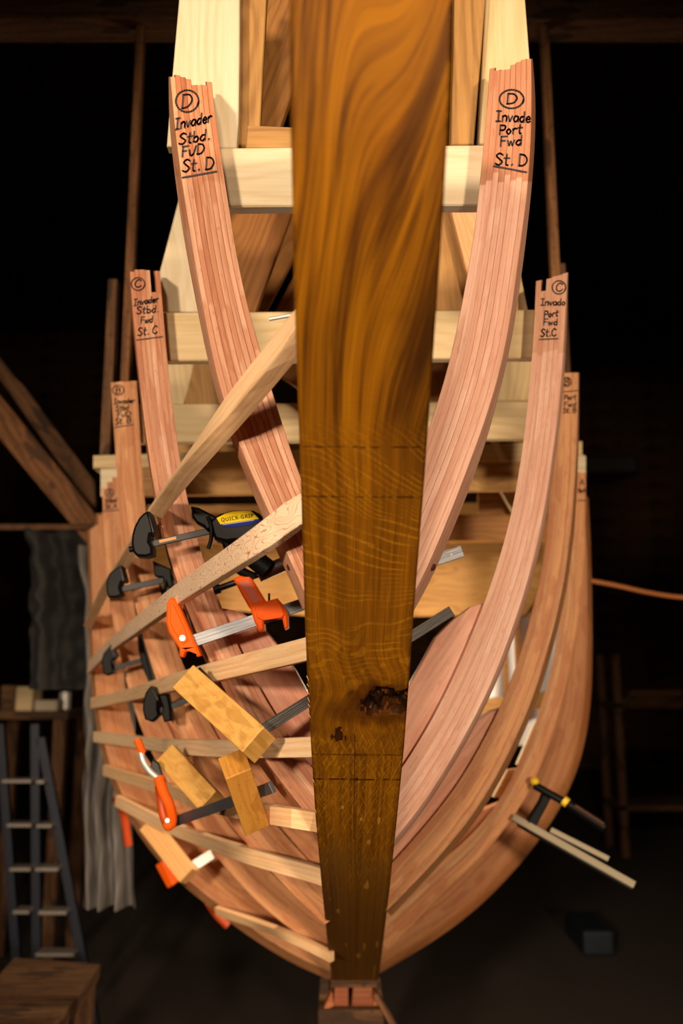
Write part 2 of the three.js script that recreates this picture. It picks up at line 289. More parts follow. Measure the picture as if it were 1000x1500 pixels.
{
  const t = thing('stem', 'tall dark golden oak stem timber with a black knot and pencil lines', 'stem');
  const rows = 420, cols = 48, pos = [], uv = [], idx = [], ch = 0.003;
  const ys = Array.from({ length: rows + 1 }, (_, i) => -90 + i * (1526 / rows));
  const c0 = ys.map((y) => { const d = stemDepth(y); return [PO(stemL(y), y, d), PO(stemL(y) + stemW(y), y, d)]; });
  const nrm = c0.map((_, i) => { const a = c0[Math.max(0, i - 16)][0], b = c0[Math.min(rows, i + 16)][0], d = b.clone().sub(a); return V(0, d.z, -d.y).normalize(); })   // in the fore-and-aft plane
    .map((n) => (n.z > 0 ? n : n.negate()));
  const moulded = 0.24, section = [[0, moulded], [0, ch]]; for (let k = 0; k <= cols; k++) section.push([0.02 + 0.96 * k / cols, 0]); section.push([1, ch], [1, moulded]);
  for (let i = 0; i <= rows; i++) for (let k = 0; k < section.length; k++) {
    const [f, back] = section[k], y = ys[i], p = c0[i][0].clone().lerp(c0[i][1], f);
    let dep = back; if (back === 0) {
      const kd = Math.hypot((f - 0.78) / 0.27, (y - 1028 + 14 * (f - 0.78)) / 19) + 0.35 * vn(f * 9, y * 0.07, 4096, 4096, 14); dep += (1 - sm(0.5, 1.1, kd)) * (0.008 + 0.005 * vn(f * 25, y * 0.2));
      dep += 0.0006 * vn(f * 6, y * 0.01, 4096, 4096, 3);
    }
    p.addScaledVector(nrm[i], -dep); pos.push(p.x, p.y, p.z);
    uv.push(f === 0 ? 0.02 + back * 0.6 : f === 1 ? 0.98 - back * 0.6 : f, 1 - (y + 90) / 1530);
  }
  const n = section.length;
  for (let i = 0; i < rows; i++) for (let k = 0; k < n; k++) { const a = i * n + k, b = i * n + (k + 1) % n; idx.push(a, a + n, b, b, a + n, b + n); }
  for (let k = 1; k + 1 < n; k++) { idx.push(0, k, k + 1); const e = rows * n; idx.push(e, e + k + 1, e + k); }
  const g = new THREE.BufferGeometry(); g.setAttribute('position', new THREE.Float32BufferAttribute(pos, 3)); g.setAttribute('uv', new THREE.Float32BufferAttribute(uv, 2)); g.setIndex(idx); g.computeVertexNormals();
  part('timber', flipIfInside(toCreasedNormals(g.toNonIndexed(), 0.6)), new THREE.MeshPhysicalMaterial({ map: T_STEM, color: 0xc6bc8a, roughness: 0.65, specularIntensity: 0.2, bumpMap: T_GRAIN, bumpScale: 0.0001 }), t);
  // pale splinters along the starboard arris
  for (let k = 0; k < 9; k++) { const y = [1002, 1013, 1022, 1031, 1046, 1141, 1185, 1212, 990][k], d = stemDepth(y) - 0.001; part('splinter', rod(PO(stemL(y) - 0.6, y, d), PO(stemL(y) + 2.4, y + 3 + rnd() * 4, d), 0.0007, 0.0003, 5), M.wornEdge, t); }
}

// ------------------------------------------------------------------ handwriting in marker pen
const GL = { D: [[.1, 0, .1, 1], [.1, 1, .6, .9, .85, .5, .6, .08, .05, 0]], I: [[.1, 1, .7, 1], [.4, 1, .4, 0], [.1, 0, .7, 0]], C: [[.85, .8, .5, 1, .12, .6, .2, .15, .55, 0, .9, .2]], B: [[.1, 0, .1, 1], [.1, 1, .7, .9, .6, .6, .1, .52], [.1, .52, .8, .4, .65, .05, .1, 0]], A: [[0, 0, .4, 1], [.4, 1, .8, 0], [.15, .38, .65, .38]],
  S: [[.8, .85, .45, 1, .15, .78, .45, .52, .75, .28, .45, 0, .05, .12]], F: [[.15, 0, .15, 1], [.1, 1, .8, 1], [.15, .55, .6, .55]], P: [[.15, 0, .15, 1], [.15, 1, .75, .85, .65, .5, .15, .45]], U: [[.1, .6, .3, 0, .6, .1, .85, .9]], n: [[.1, .55, .1, 0], [.1, .4, .4, .58, .6, .4, .6, 0]], v: [[.05, .55, .3, 0], [.3, 0, .6, .55]],
  a: [[.65, .5, .3, .55, .1, .25, .3, 0, .62, .2, .65, .5], [.65, .5, .7, 0]], d: [[.6, .5, .3, .52, .1, .22, .35, 0, .6, .2], [.62, 1, .62, 0]], e: [[.1, .28, .6, .32, .4, .56, .12, .3, .3, 0, .65, .1]], r: [[.12, .55, .15, 0], [.15, .35, .35, .55, .6, .5]], t: [[.3, .95, .3, .05, .5, 0], [.05, .6, .6, .62]], b: [[.12, 1, .12, 0], [.12, .35, .4, .52, .6, .25, .4, 0, .12, .08]],
  o: [[.35, .55, .1, .28, .35, 0, .6, .28, .35, .55]], w: [[.05, .55, .2, 0], [.2, 0, .38, .45], [.38, .45, .55, 0], [.55, 0, .75, .55]], '.': [[.2, .02, .3, .1]], ' ': [] };
const GW = { D: .95, I: .8, C: .95, B: .9, A: .85, S: .85, F: .8, P: .8, U: .95, n: .72, v: .66, a: .76, d: .76, e: .68, r: .62, t: .62, b: .7, o: .7, w: .82, '.': .4, ' ': .45 };
function ribbon(pts, Z, wpx, out) {       // pen stroke lying on the upright plane Z
  const q = pts.map(([x, y]) => P(x, y, Z)), h = wpx * Z / FPX / 2;
  for (let i = 0; i + 1 < q.length; i++) {
    const d = q[i + 1].clone().sub(q[i]); if (d.length() < 1e-6) continue; d.normalize(); const nn = V(-d.y, d.x, 0).multiplyScalar(h), e = d.clone().multiplyScalar(h * 0.6);
    const a = q[i].clone().sub(e), b = q[i + 1].clone().add(e), c = [a.clone().sub(nn), b.clone().sub(nn), b.clone().add(nn), a.clone().add(nn)];
    for (const k of [0, 1, 2, 0, 2, 3]) out.push(c[k].x, c[k].y, c[k].z);
  }
}
function smoothLine(f) { const pts = []; for (let i = 0; i < f.length; i += 2) pts.push(V(f[i], f[i + 1], 0)); if (pts.length < 3) return pts; return new THREE.CatmullRomCurve3(pts).getPoints(pts.length * 4); }
function lettering(parent, Z, wpx, rows, circle, underline) {
  const out = [], z = Z - 0.0013;
  for (const [text, x0, y0, x1, y1, h] of rows) {
    const total = [...text].reduce((s, c) => s + GW[c], 0); let s = 0;
    for (const ch of text) {
      for (const st of GL[ch]) ribbon(smoothLine(st).map((p) => { const f = (s + p.x * 0.96) / total; return [lerp(x0, x1, f) + p.y * h * 0.08, lerp(y0, y1, f) - p.y * h]; }), z, wpx, out);
      s += GW[ch];
    }
  }
  if (circle) { const [cx, cy, rx, ry] = circle, pts = []; for (let k = 0; k <= 30; k++) { const a = -0.4 + k / 30 * 6.6; pts.push([cx + rx * (1 - 0.04 * k / 30) * Math.cos(a), cy - ry * (1 - 0.05 * k / 30) * Math.sin(a)]); } ribbon(pts, z, wpx, out); }
  if (underline) ribbon([[underline[0], underline[1]], [underline[2], underline[3]]], z, wpx * 1.1, out);
  const g = new THREE.BufferGeometry(); g.setAttribute('position', new THREE.Float32BufferAttribute(out, 3)); const nv = new Float32Array(out.length); for (let i = 2; i < nv.length; i += 3) nv[i] = 1; g.setAttribute('normal', new THREE.BufferAttribute(nv, 3)); g.setAttribute('uv', new THREE.Float32BufferAttribute(new Float32Array(out.length / 3 * 2), 2));
  part('lettering', g, M.ink, parent, 'station note handwritten in black marker');
}

// ------------------------------------------------------------------ laminated frames
function frame(label, o) {
  const t = thing('laminated_frame', label, 'frame', 'laminated hull frames');
  const N = 120, S = curvePx(o.S, N), F = curvePx(o.F || o.S, N), I = curvePx(o.I, N), len = new THREE.CatmullRomCurve3(o.F ? o.F.map(([x, y]) => V(x, y, 0)) : o.S.map(([x, y]) => V(x, y, 0))).getLength();
  const wid = o.widths || Array(o.n).fill(1), sum = wid.reduce((a, b) => a + b, 0); let acc = 0;
  for (let k = 0; k < o.n; k++) {
    const f0 = acc / sum, f1 = (acc += wid[k]) / sum, fm = (f0 + f1) / 2;
    const yTop = lerp(F[0].y, I[0].y, fm), t0 = o.tops ? (o.tops[k] - yTop) / len : 0, proud = (rnd() - 0.5) * 0.0008, seg = o.seg || 44;
    const toneEnd = o.toneEnd ? o.toneEnd[0] + (rnd() - 0.5) * o.toneEnd[1] : -1;  // upper length of each lamination is tinted darker down to this point
    const rings = [], cols = [];
    const ts = []; for (let i = 0; i <= seg; i++) ts.push(lerp(t0, 1, i / seg)); if (toneEnd > t0) { ts.push(toneEnd, toneEnd + 0.004); ts.sort((a, b) => a - b); }
    for (const tt of ts) {
      const e = (arr, q) => { const p = at(arr, q); if (q < 0) p.addScaledVector(arr[1].clone().sub(arr[0]).normalize(), q * len); return p; };
      const s = e(S, tt), f = e(F, tt), i = e(I, tt);
      const fa = P(lerp(f.x, i.x, f0), lerp(f.y, i.y, f0), o.Z), fb = P(lerp(f.x, i.x, f1), lerp(f.y, i.y, f1), o.Z);
      const sb = P(s.x, s.y, o.Z + FT), ib = P(i.x + (o.S[0][0] < 500 ? -2 : 2), i.y, o.Z + FT), ba = sb.clone().lerp(ib, f0), bb = sb.clone().lerp(ib, f1);
      const u = fb.clone().sub(fa).normalize(), c = o.gap ?? 0.00045, up = V(0, 0, proud);
      rings.push([fa.clone().addScaledVector(u, c).add(up), fb.clone().addScaledVector(u, -c).add(up), fb.clone().add(V(0, 0, -c * 1.6)), bb, ba, fa.clone().add(V(0, 0, -c * 1.6))]);
      cols.push(tt <= toneEnd ? o.topTint || [0.72, 0.6, 0.5] : [1, 1, 1]);
    }
    part('lamination', flipIfInside(strip(rings, cols)), o.mats[Math.floor(rnd() * o.mats.length)], t);
  }
  return t;
}
const DL = frame('starboard frame inscribed St. D, blotchy reddish laminations with stepped top end', { Z: ZD, n: 8, mats: M.stbd, tops: [113, 110, 113, 116, 125, 125, 125, 120], toneEnd: [0.18, 0.02], topTint: [0.9, 0.82, 0.7],
  S: [[247, 112], [246, 157], [250, 210], [256, 260], [262, 300], [268.5, 350], [279, 400], [288, 450], [298, 500], [309, 550], [323, 600], [340, 650], [358, 695], [376, 735], [387, 764], [402, 803], [422, 842], [443, 892]],
  F: [[249, 112], [253, 157], [258, 210], [265, 260], [272, 300], [279, 350], [288, 400], [297, 450], [306, 500], [317, 550], [331, 600], [349, 650], [368, 693], [385, 730], [397, 758], [413, 797], [434, 840], [455, 890]],
  I: [[310, 119], [313, 160], [320, 205], [327.5, 255], [335, 300], [342, 350], [351, 400], [363, 450], [377, 500], [391, 550], [407, 600], [422, 650], [440, 700], [458, 745], [468, 770], [484, 805], [500, 840], [520, 880]] });
lettering(DL, ZD, 2.7, [['D', 265, 159, 283, 155, 20], ['Invader', 255, 190, 310, 178, 16], ['Stbd.', 261, 212, 308, 204, 16], ['FUD', 265, 230, 300, 224, 15], ['St. D', 266, 252, 314, 247, 18]], [274, 148, 17, 16.5], [267, 260, 317, 251]);
const DR = frame('port frame inscribed St. D, clean pale pink laminations with stepped top end', { Z: ZD, n: 8, mats: M.port, tops: [87, 87, 91, 95, 102, 103, 103, 100], toneEnd: [0.2, 0.03], topTint: [0.66, 0.5, 0.36],
  S: [[780, 87], [785, 128], [784, 200], [781, 250], [775, 310], [768, 370], [760, 429], [746, 519], [724, 602], [715, 644], [699, 680], [684, 728], [661, 780], [641, 829], [622, 870], [600, 905]],
  F: [[778, 87], [779, 130], [778, 200], [775, 255], [769, 310], [760, 370], [753, 429], [737, 525], [713, 610], [703, 640], [686, 680], [670, 728], [649, 776], [630, 825], [610, 866], [590, 900]],
  I: [[717, 100], [714, 150], [708, 212], [703, 265], [698, 312], [690, 372], [681, 420], [660, 525], [638, 598], [628, 631], [612, 670], [598, 706], [578, 750], [560, 795], [542, 835], [525, 870]] });
lettering(DR, ZD, 2.6, [['D', 741, 152, 759, 151, 15], ['Invade', 725, 177, 777, 179, 15], ['Port', 730, 197, 765, 195, 14], ['Fwd', 731, 214, 765, 212, 14], ['St. D', 724, 241, 773, 243, 17]], [749, 145, 18, 14], [723, 243, 771, 252]);
const CL = frame('starboard frame inscribed St. C, reddish brown with a notched top', { Z: ZC, n: 6, mats: M.stbd, gap: 0.0003, tops: [398, 395, 395, 396, 429, 397], toneEnd: [0.13, 0.03], topTint: [0.98, 0.92, 0.8],
  S: [[188, 396], [192, 455], [197, 512], [202, 551], [207, 600], [213, 650], [222, 712], [232, 771], [242, 808], [253, 843], [263, 878], [273, 904], [284, 934], [299, 966], [313, 996], [327, 1023], [348, 1065], [372, 1115], [400, 1150], [430, 1186], [462, 1225]],
  F: [[190, 396], [194, 455], [199, 512], [204, 551], [209, 600], [215, 650], [225, 712], [235, 771], [245, 808], [256, 843], [266, 878], [277, 902], [289, 932], [304, 963], [319, 993], [334, 1020], [355, 1060], [381, 1105], [408, 1142], [437, 1178], [468, 1216]],
  I: [[234, 396], [239, 460], [244, 520], [248, 556], [252.5, 600], [259, 645], [270.5, 714], [282, 771], [292, 806], [303, 838], [315, 864], [327, 895], [339, 928], [353, 959], [367, 985], [381, 1012], [403, 1050], [425, 1082], [450, 1116], [478, 1152], [505, 1185]] });
lettering(CL, ZC, 1.8, [['C', 196, 421, 208, 420, 11], ['Invader', 195, 448, 232, 442, 9.5], ['Stbd.', 199, 460, 233, 457, 10.5], ['Fwd', 205, 474, 224, 472, 9.5], ['St. C', 201, 492, 231, 488, 11.5]], [202, 416, 10, 9.5], [200, 498, 238, 493]);
const CR = frame('port frame inscribed St. C, smooth pinkish brown with a notched top', { Z: ZC, n: 6, mats: M.port, gap: 0.0003, tops: [400, 403, 405, 408, 427, 411], toneEnd: [0.125, 0.01], topTint: [0.84, 0.74, 0.62],
  S: [[832, 400], [831, 460], [827, 548], [821, 615], [813, 668], [803, 742], [800, 768], [788, 815], [776, 870], [759, 914], [742, 966], [726, 1003], [703, 1052], [682, 1090], [660, 1127], [630, 1176], [590, 1228], [565, 1255]],
  F: [[831, 400], [828, 460], [823, 548], [816, 615], [809, 668], [798, 742], [794, 768], [782, 815], [769, 870], [752, 914], [735, 965], [719, 1003], [697, 1049], [676, 1087], [654, 1124], [625, 1172], [585, 1222], [560, 1250]],
  I: [[785, 411], [783, 465], [777, 550], [770, 620], [764, 668], [752, 742], [746, 770], [733, 813], [715, 870], [702, 904], [682, 951], [664, 993], [645, 1032], [626, 1068], [605, 1100], [580, 1140], [545, 1185], [520, 1210]] });
lettering(CR, ZC, 1.8, [['C', 813, 427, 825, 426, 12], ['Invado', 791, 447, 828, 447, 9.5], ['Port', 796, 465, 818, 463, 9.5], ['Fwd', 795, 476, 817, 476, 9], ['St.C', 791, 493, 815, 492, 11]], [818.5, 421, 10, 10], [790, 497, 817, 496]);
const BL = frame('starboard frame inscribed St. B, plain brown with a square top', { Z: ZB, n: 4, mats: M.aft, gap: 0.0003, tops: [560, 559, 559, 558],
  S: [[162, 560], [166, 619], [170, 683], [176, 758], [182, 813], [194, 872], [207, 926], [217, 963], [229, 1000], [246, 1043], [262, 1080], [277, 1108], [296, 1143], [328, 1193], [365, 1243], [396, 1277], [455, 1335], [476, 1354]],
  I: [[200, 558], [204.5, 626], [208, 692], [213, 752], [222, 815], [236, 872], [250, 926], [264, 966], [279, 1004], [298, 1044], [315, 1076], [333, 1107], [352, 1138], [384, 1183], [420, 1228], [448, 1258], [495, 1305], [515, 1325]] });
lettering(BL, ZB, 1.5, [['B', 169, 576, 177, 576, 9], ['Invader', 166, 592, 197, 590, 7.5], ['Stbd', 169, 602, 189, 600, 7.5], ['FUD', 171, 611, 192, 609, 7], ['St. B', 168, 622, 192, 619, 8.5]], [173, 571.5, 8.5, 7.5], [168, 626, 195, 622]);
const BR = frame('port frame inscribed St. B, plain brown standing behind the port St. C frame', { Z: ZB, n: 4, mats: M.aft, gap: 0.0003, tops: [546, 546, 546, 546],
  S: [[848, 546], [848, 620], [847, 670], [845, 720], [842, 770], [839, 804], [831, 861], [822, 905], [813, 938], [806, 962], [790, 1021], [771, 1066], [747, 1119], [720, 1167], [702, 1198], [661, 1248], [616, 1297], [573, 1342]],
  F: [[847, 546], [846, 620], [844, 670], [841, 720], [837, 770], [833, 804], [825, 861], [816, 903], [807, 936], [799, 962], [783, 1019], [764, 1063], [740, 1115], [713, 1163], [694, 1194], [654, 1243], [609, 1291], [566, 1335]],
  I: [[808, 546], [807, 620], [806, 670], [805, 720], [803, 765], [799, 804], [790, 852], [779, 896], [769, 936], [760, 962], [741, 1020], [720, 1062], [700, 1100], [676, 1142], [655, 1172], [618, 1215], [577, 1262], [540, 1300]] });
lettering(BR, ZB, 1.5, [['B', 826, 564, 834, 563, 9], ['Port', 825, 586, 844, 585, 7.5], ['Fwd', 825, 596, 844, 595, 7], ['St. B', 824, 605, 844, 604, 7]], [830, 559.5, 6, 7], [824, 574, 846, 572]);
const AL = frame('starboard frame with a smudged note, top cut off beneath the projecting cross beam end', { Z: ZA, n: 4, mats: M.aft, gap: 0.0003, tops: [716, 706, 699, 696],
  S: [[149, 700], [150.5, 736], [152, 780], [154, 828], [158, 872], [164, 907], [173, 950], [182, 986], [191, 1024], [201, 1056], [215, 1090], [240, 1138], [270, 1190], [300, 1234], [332, 1274], [382, 1328], [430, 1366], [478, 1394]],
  I: [[182, 700], [184, 736], [186, 780], [188, 828], [193, 872], [200, 910], [208, 950], [217, 984], [228, 1020], [240, 1052], [255, 1084], [280, 1128], [310, 1176], [340, 1216], [372, 1254], [420, 1302], [462, 1338], [505, 1365]] });
lettering(AL, ZA, 1.4, [['A', 157, 726, 164, 726, 8], ['Stbd', 153, 737, 171, 735, 6], ['St. A', 153, 746, 171, 744, 6.5]], [160.5, 722, 6, 6], [152, 749, 174, 747]);
const AR = frame('port frame with a smudged note, top cut off beneath the projecting cross beam end', { Z: ZA, n: 4, mats: M.aft, gap: 0.0003, tops: [692, 692, 694, 696],
  S: [[858, 692], [858, 734], [857, 770], [856, 815], [853, 870], [848, 901], [844, 925], [838, 965], [823, 1030], [809, 1080], [785, 1142], [756, 1193], [735, 1222], [691, 1270], [641, 1312], [611, 1350], [568, 1392]],
  I: [[828, 692], [828, 734], [828, 770], [827, 815], [825, 865], [821, 905], [815, 945], [807, 985], [797, 1020], [786, 1056], [771, 1094], [755, 1128], [737, 1168], [706, 1207], [658, 1252], [609, 1292], [575, 1320], [532, 1355]] });
lettering(AR, ZA, 1.4, [['A', 849, 710, 855, 710, 8], ['Port', 846, 722, 857, 721, 6]], null, [846, 733, 858, 733]);
frame('widest starboard frame at the outer silhouette, top cut slanting', { Z: Z1, n: 3, mats: M.aft, gap: 0.0003, tops: [772, 752, 742], seg: 50,
  S: [[127, 772], [129, 815], [130, 872], [130, 916], [130, 964], [134, 1012], [139, 1063], [147, 1103], [158, 1146], [176, 1179], [193, 1210], [214, 1241], [237, 1271], [268, 1299], [296, 1320], [341, 1355], [396, 1394], [427, 1412], [466, 1431], [500, 1441]],
  F: [[131, 772], [134, 815], [135, 872], [135, 916], [136, 964], [140, 1012], [146, 1063], [154, 1101], [165, 1142], [183, 1174], [200, 1204], [221, 1235], [244, 1264], [275, 1291], [303, 1312], [348, 1346], [402, 1384], [432, 1402], [470, 1420], [504, 1430]],
  I: [[170, 742], [172, 800], [173, 860], [174, 905], [176, 952], [181, 998], [188, 1045], [197, 1080], [210, 1118], [230, 1150], [248, 1178], [268, 1206], [290, 1232], [318, 1258], [344, 1278], [386, 1310], [436, 1346], [464, 1362], [496, 1378], [522, 1386]] });
frame('widest port frame at the outer silhouette, golden brown', { Z: Z1, n: 3, mats: M.aft, gap: 0.0003, tops: [725, 712, 702], seg: 50,
  S: [[861, 725], [863, 760], [866, 826], [867, 914], [868, 970], [867, 1008], [861, 1075], [847, 1128], [833, 1164], [792, 1229], [741, 1290], [690, 1340], [640, 1376], [590, 1406], [556, 1427], [530, 1440]],
  F: [[855, 725], [857, 760], [860, 826], [860, 914], [859, 970], [857, 1008], [850, 1075], [836, 1125], [822, 1158], [782, 1220], [732, 1280], [682, 1329], [633, 1365], [585, 1395], [552, 1416], [526, 1429]],
  I: [[825, 700], [825, 745], [825, 812], [823, 895], [820, 948], [816, 985], [806, 1045], [792, 1090], [776, 1122], [738, 1180], [690, 1238], [644, 1283], [598, 1318], [555, 1345], [526, 1365], [500, 1380]] });
// plugged bolt holes near the heels of the St. D frames
for (const [fr, x, y, sx] of [[DL, 422.5, 831, -1], [DR, 635.5, 831, 1]]) { const c = P(x, y, ZD + FT / 2), n = V(0.85 * sx, -0.3, 0.4).normalize(); part('bolt_hole', rod(c.clone().addScaledVector(n, -0.01), c.clone().addScaledVector(n, 0.0006), 0.0042), M.hole, fr, 'dark red bolt hole'); }

// ------------------------------------------------------------------ floor timbers behind the frames
single('floor_timber', plate([[318, 905], [326, 891], [350, 895], [374, 911], [392, 928], [407, 946], [432, 981], [448, 1010], [470, 1055], [500, 1110], [520, 1180], [470, 1190], [425, 1150], [390, 1090], [355, 1030], [330, 960]], ZC + 0.012, 0.04, { grain: -58 }), M.floorTimber[1], 'pinkish floor timber with shoulder, fastened to the starboard St. C frame', 'floor timber', 'floor timbers');
single('floor_timber', plate([[712, 882], [690, 888], [664, 907], [638, 933], [618, 970], [597, 1007], [575, 1060], [540, 1150], [525, 1200], [570, 1215], [600, 1150], [650, 1060], [700, 960], [728, 905]], ZC + 0.012, 0.04, { grain: 58 }), M.floorTimber[0], 'pale pink floor timber with round shoulder on the port St. C frame', 'floor timber', 'floor timbers');
single('floor_timber', plate([[262, 985], [288, 990], [320, 1015], [360, 1060], [400, 1120], [450, 1185], [500, 1230], [520, 1330], [470, 1335], [410, 1270], [350, 1190], [290, 1080]], ZB + 0.012, 0.04, { grain: -50 }), M.floorAft[0], 'orange brown floor timber lit between battens at the starboard St. B frame', 'floor timber', 'floor timbers');
single('floor_timber', plate([[742, 1035], [720, 1042], [698, 1056], [670, 1090], [640, 1130], [600, 1180], [560, 1240], [530, 1300], [545, 1335], [600, 1290], [680, 1190], [750, 1085]], ZB + 0.012, 0.04, { grain: 50 }), M.floorTimber[2], 'reddish floor timber with slanting top at the port St. B frame', 'floor timber', 'floor timbers');
single('floor_timber', plate([[200, 1010], [240, 1050], [300, 1120], [370, 1200], [440, 1270], [510, 1320], [520, 1390], [470, 1390], [390, 1320], [310, 1235], [240, 1120]], ZA + 0.012, 0.04, { grain: -48 }), M.floorAft[1], 'brown floor timber deep in the bilge behind the starboard St. B frame', 'floor timber', 'floor timbers');
single('floor_timber', plate([[736, 1176], [700, 1190], [640, 1240], [580, 1290], [525, 1350], [530, 1390], [590, 1360], [680, 1270], [742, 1200]], ZA + 0.012, 0.04, { grain: 48 }), M.floorAft[1], 'brown floor timber deep in the bilge behind the port St. B frame', 'floor timber', 'floor timbers');
single('floor_timber', plate([[172, 1060], [230, 1140], [310, 1225], [390, 1290], [450, 1330], [500, 1350], [560, 1345], [640, 1290], [690, 1235], [730, 1215], [740, 1232], [690, 1290], [600, 1370], [540, 1410], [470, 1405], [380, 1350], [290, 1270], [210, 1160]], Z1 + 0.012, 0.04, { grain: 0 }), M.floorAft[0], 'broad brown floor timber across the widest pair of frames', 'floor timber', 'floor timbers');

// ------------------------------------------------------------------ cross beams tying each pair of frames
const beam = (label, pts, Z, T, m, grain = 0) => single('cross_beam', plate(pts, Z, T, { grain, bevel: 0.002 }), m, label, 'beam', 'cross beams between the frame heads');
beam('pale cross beam between the St. D frames, highest of the beams', [[268, 217], [770, 211], [770, 300], [268, 303]], ZD + 0.047, 0.022, M.pine[0]);
beam('pale cross beam between the St. C frames', [[200, 458], [820, 453], [820, 524], [200, 529]], ZC + 0.047, 0.022, M.pine[2]);
beam('pale cross beam between the St. B frames', [[172, 592], [838, 588], [838, 642], [172, 649]], ZB + 0.047, 0.022, M.pine[1]);
{ const t = thing('cross_beam', 'cross beam whose cream ends project past the hull on both sides', 'beam', 'cross beams between the frame heads');
  part('top_board', plate([[136, 667], [853, 646], [853, 665], [858, 668], [858, 674], [136, 686]], ZA + 0.047, 0.07, { bevel: 0.002 }), M.pine[1], t);
  part('face_board', plate([[147, 684], [858, 670], [858, 717], [147, 727]], ZA + 0.052, 0.022, { bevel: 0.002 }), M.amber[0], t);
  part('end_block', plate([[147, 687], [174, 686], [174, 727], [147, 727]], ZA + 0.046, 0.005, { bevel: 0.001 }), M.pine[0], t);
  part('end_block', plate([[838, 669], [858, 668], [858, 714], [838, 714]], ZA + 0.046, 0.005, { bevel: 0.001 }), M.pine[0], t); }
beam('dull cross beam between the widest frames, lowest of the beams', [[140, 752], [856, 754], [856, 792], [140, 796]], Z1 + 0.047, 0.03, M.amber[1]);

// ------------------------------------------------------------------ boards and panels standing between the beams
const board = (label, pts, Z, T, m, grain = 90, name = 'plywood_panel', cat = 'panel') => single(name, plate(pts, Z, T, { grain, bevel: 0.0015 }), m, label, cat);
board('tall cream plywood panel standing above the starboard St. D frame head', [[267, -70], [262, 0], [252, 113], [244, 214], [346, 217], [349, 180], [350.5, 80], [351, -70]], ZD + 0.075, 0.02, M.pine[0]);
board('tall cream plywood panel standing above the port St. D frame head', [[712, -70], [711, 0], [700, 211], [770, 211], [778, 150], [776, 90], [769, 0], [766, -70]], ZD + 0.075, 0.02, M.pine[2]);
board('amber plank on edge next to the tall panel on the starboard side', [[350, -70], [396, -70], [390, 0], [381, 178], [379, 217], [346, 217]], ZD + 0.11, 0.02, M.amber[0], 90, 'upright_plank', 'plank');
board('amber plank standing on the top beam beside the port panel', [[666, -70], [714, -70], [711, 0], [694, 211], [660, 212], [664, 80]], ZD + 0.05, 0.03, M.amber[0], 90, 'upright_plank', 'plank');
board('small sawn block lying on the top beam beside the stem', [[362, 183], [432, 186], [432, 217], [360, 217]], ZD + 0.05, 0.06, M.amber[0], 0, 'wood_block', 'block');
board('olive diagonal brace high up beside the stem on the starboard side', [[388, -70], [470, -70], [470, 60], [430, 130], [412, 180], [395, 240], [370, 260], [374, 100]], 1.36, 0.02, M.amber[1], 72, 'diagonal_brace', 'brace');
board('cream panel with sloping edge behind the head of the starboard St. C frame', [[270, 230], [262, 290], [234, 397], [222, 457], [312, 457], [330, 230]], ZC + 0.075, 0.02, M.pine[0], 100);
board('brown board with swirling grain beneath the top beam, starboard side', [[308, 250], [448, 250], [425, 317], [374, 457], [300, 457]], ZC + 0.072, 0.02, M.amber[2], 72, 'upright_plank', 'plank');
board('pinkish board beneath the top beam, port side', [[648, 270], [662, 312], [684, 400], [700, 455], [760, 455], [740, 270]], ZC + 0.072, 0.02, M.pink, 105, 'upright_plank', 'plank');
board('cream panel behind the head of the port St. C frame', [[735, 230], [748, 300], [762, 400], [773, 455], [715, 455], [700, 230]], ZC + 0.09, 0.02, M.pine[2], 80);
board('yellow board between the stem and the pinkish board, port side', [[560, 280], [662, 300], [700, 455], [560, 455]], ZC + 0.12, 0.02, M.amber[0], 95, 'upright_plank', 'plank');
board('olive diagonal brace crossing behind the brown board, starboard side', [[470, 250], [432, 372], [392, 448], [362, 500], [330, 470], [405, 290], [440, 230]], 1.76, 0.02, M.amber[1], 62, 'diagonal_brace', 'brace');
board('dim lower diagonal brace beside the stem, starboard side', [[500, 300], [440, 385], [380, 500], [395, 540], [470, 590], [540, 500]], 1.78, 0.02, M.amber[2], 62, 'diagonal_brace', 'brace');
board('cream panel showing under the St. C beam, starboard side', [[246, 500], [240, 592], [269, 592], [284, 545], [290, 500]], ZB + 0.075, 0.02, M.pine[1], 100);
board('amber board showing under the St. C beam, starboard side', [[290, 500], [283, 534], [270, 592], [345, 592], [380, 500]], ZB + 0.07, 0.025, M.amber[0], 100, 'upright_plank', 'plank');
board('cream panel showing under the St. C beam, port side', [[730, 500], [735, 545], [722, 586], [790, 586], [790, 500]], ZB + 0.075, 0.02, M.pine[2], 80);
board('amber board beside the stem under the St. C beam, port side', [[600, 500], [655, 500], [690, 586], [600, 590]], ZB + 0.09, 0.025, M.amber[1], 80, 'upright_plank', 'plank');
board('thin cream batten slanting between the lower beams, port side', [[716, 640], [726, 640], [745, 676], [734, 676]], ZA + 0.03, 0.012, M.pine[0], 120, 'spacer_strip', 'strip');
board('olive board with streaky grain between the lower beams, port side', [[724, 635], [772, 635], [780, 676], [742, 676]], ZA + 0.06, 0.02, M.amber[1], 115, 'upright_plank', 'plank');
board('amber board between the lower beams beside the port St. D frame', [[560, 638], [718, 636], [730, 680], [560, 690]], ZA + 0.11, 0.02, M.amber[2], 0, 'upright_plank', 'plank');
board('dull amber board between the lower beams, starboard side', [[215, 640], [480, 640], [480, 690], [215, 690]], ZA + 0.13, 0.02, M.amber[0], 0, 'upright_plank', 'plank');
board('cream strip slanting above the lowest beam, port side', [[730, 715], [762, 715], [762, 758], [750, 750]], Z1 + 0.03, 0.012, M.pine[1], 110, 'spacer_strip', 'strip');
board('grey beige offcut above the lowest beam, port side', [[700, 722], [742, 720], [752, 756], [700, 756]], Z1 + 0.09, 0.02, M.amber[1], 0, 'wood_block', 'block');
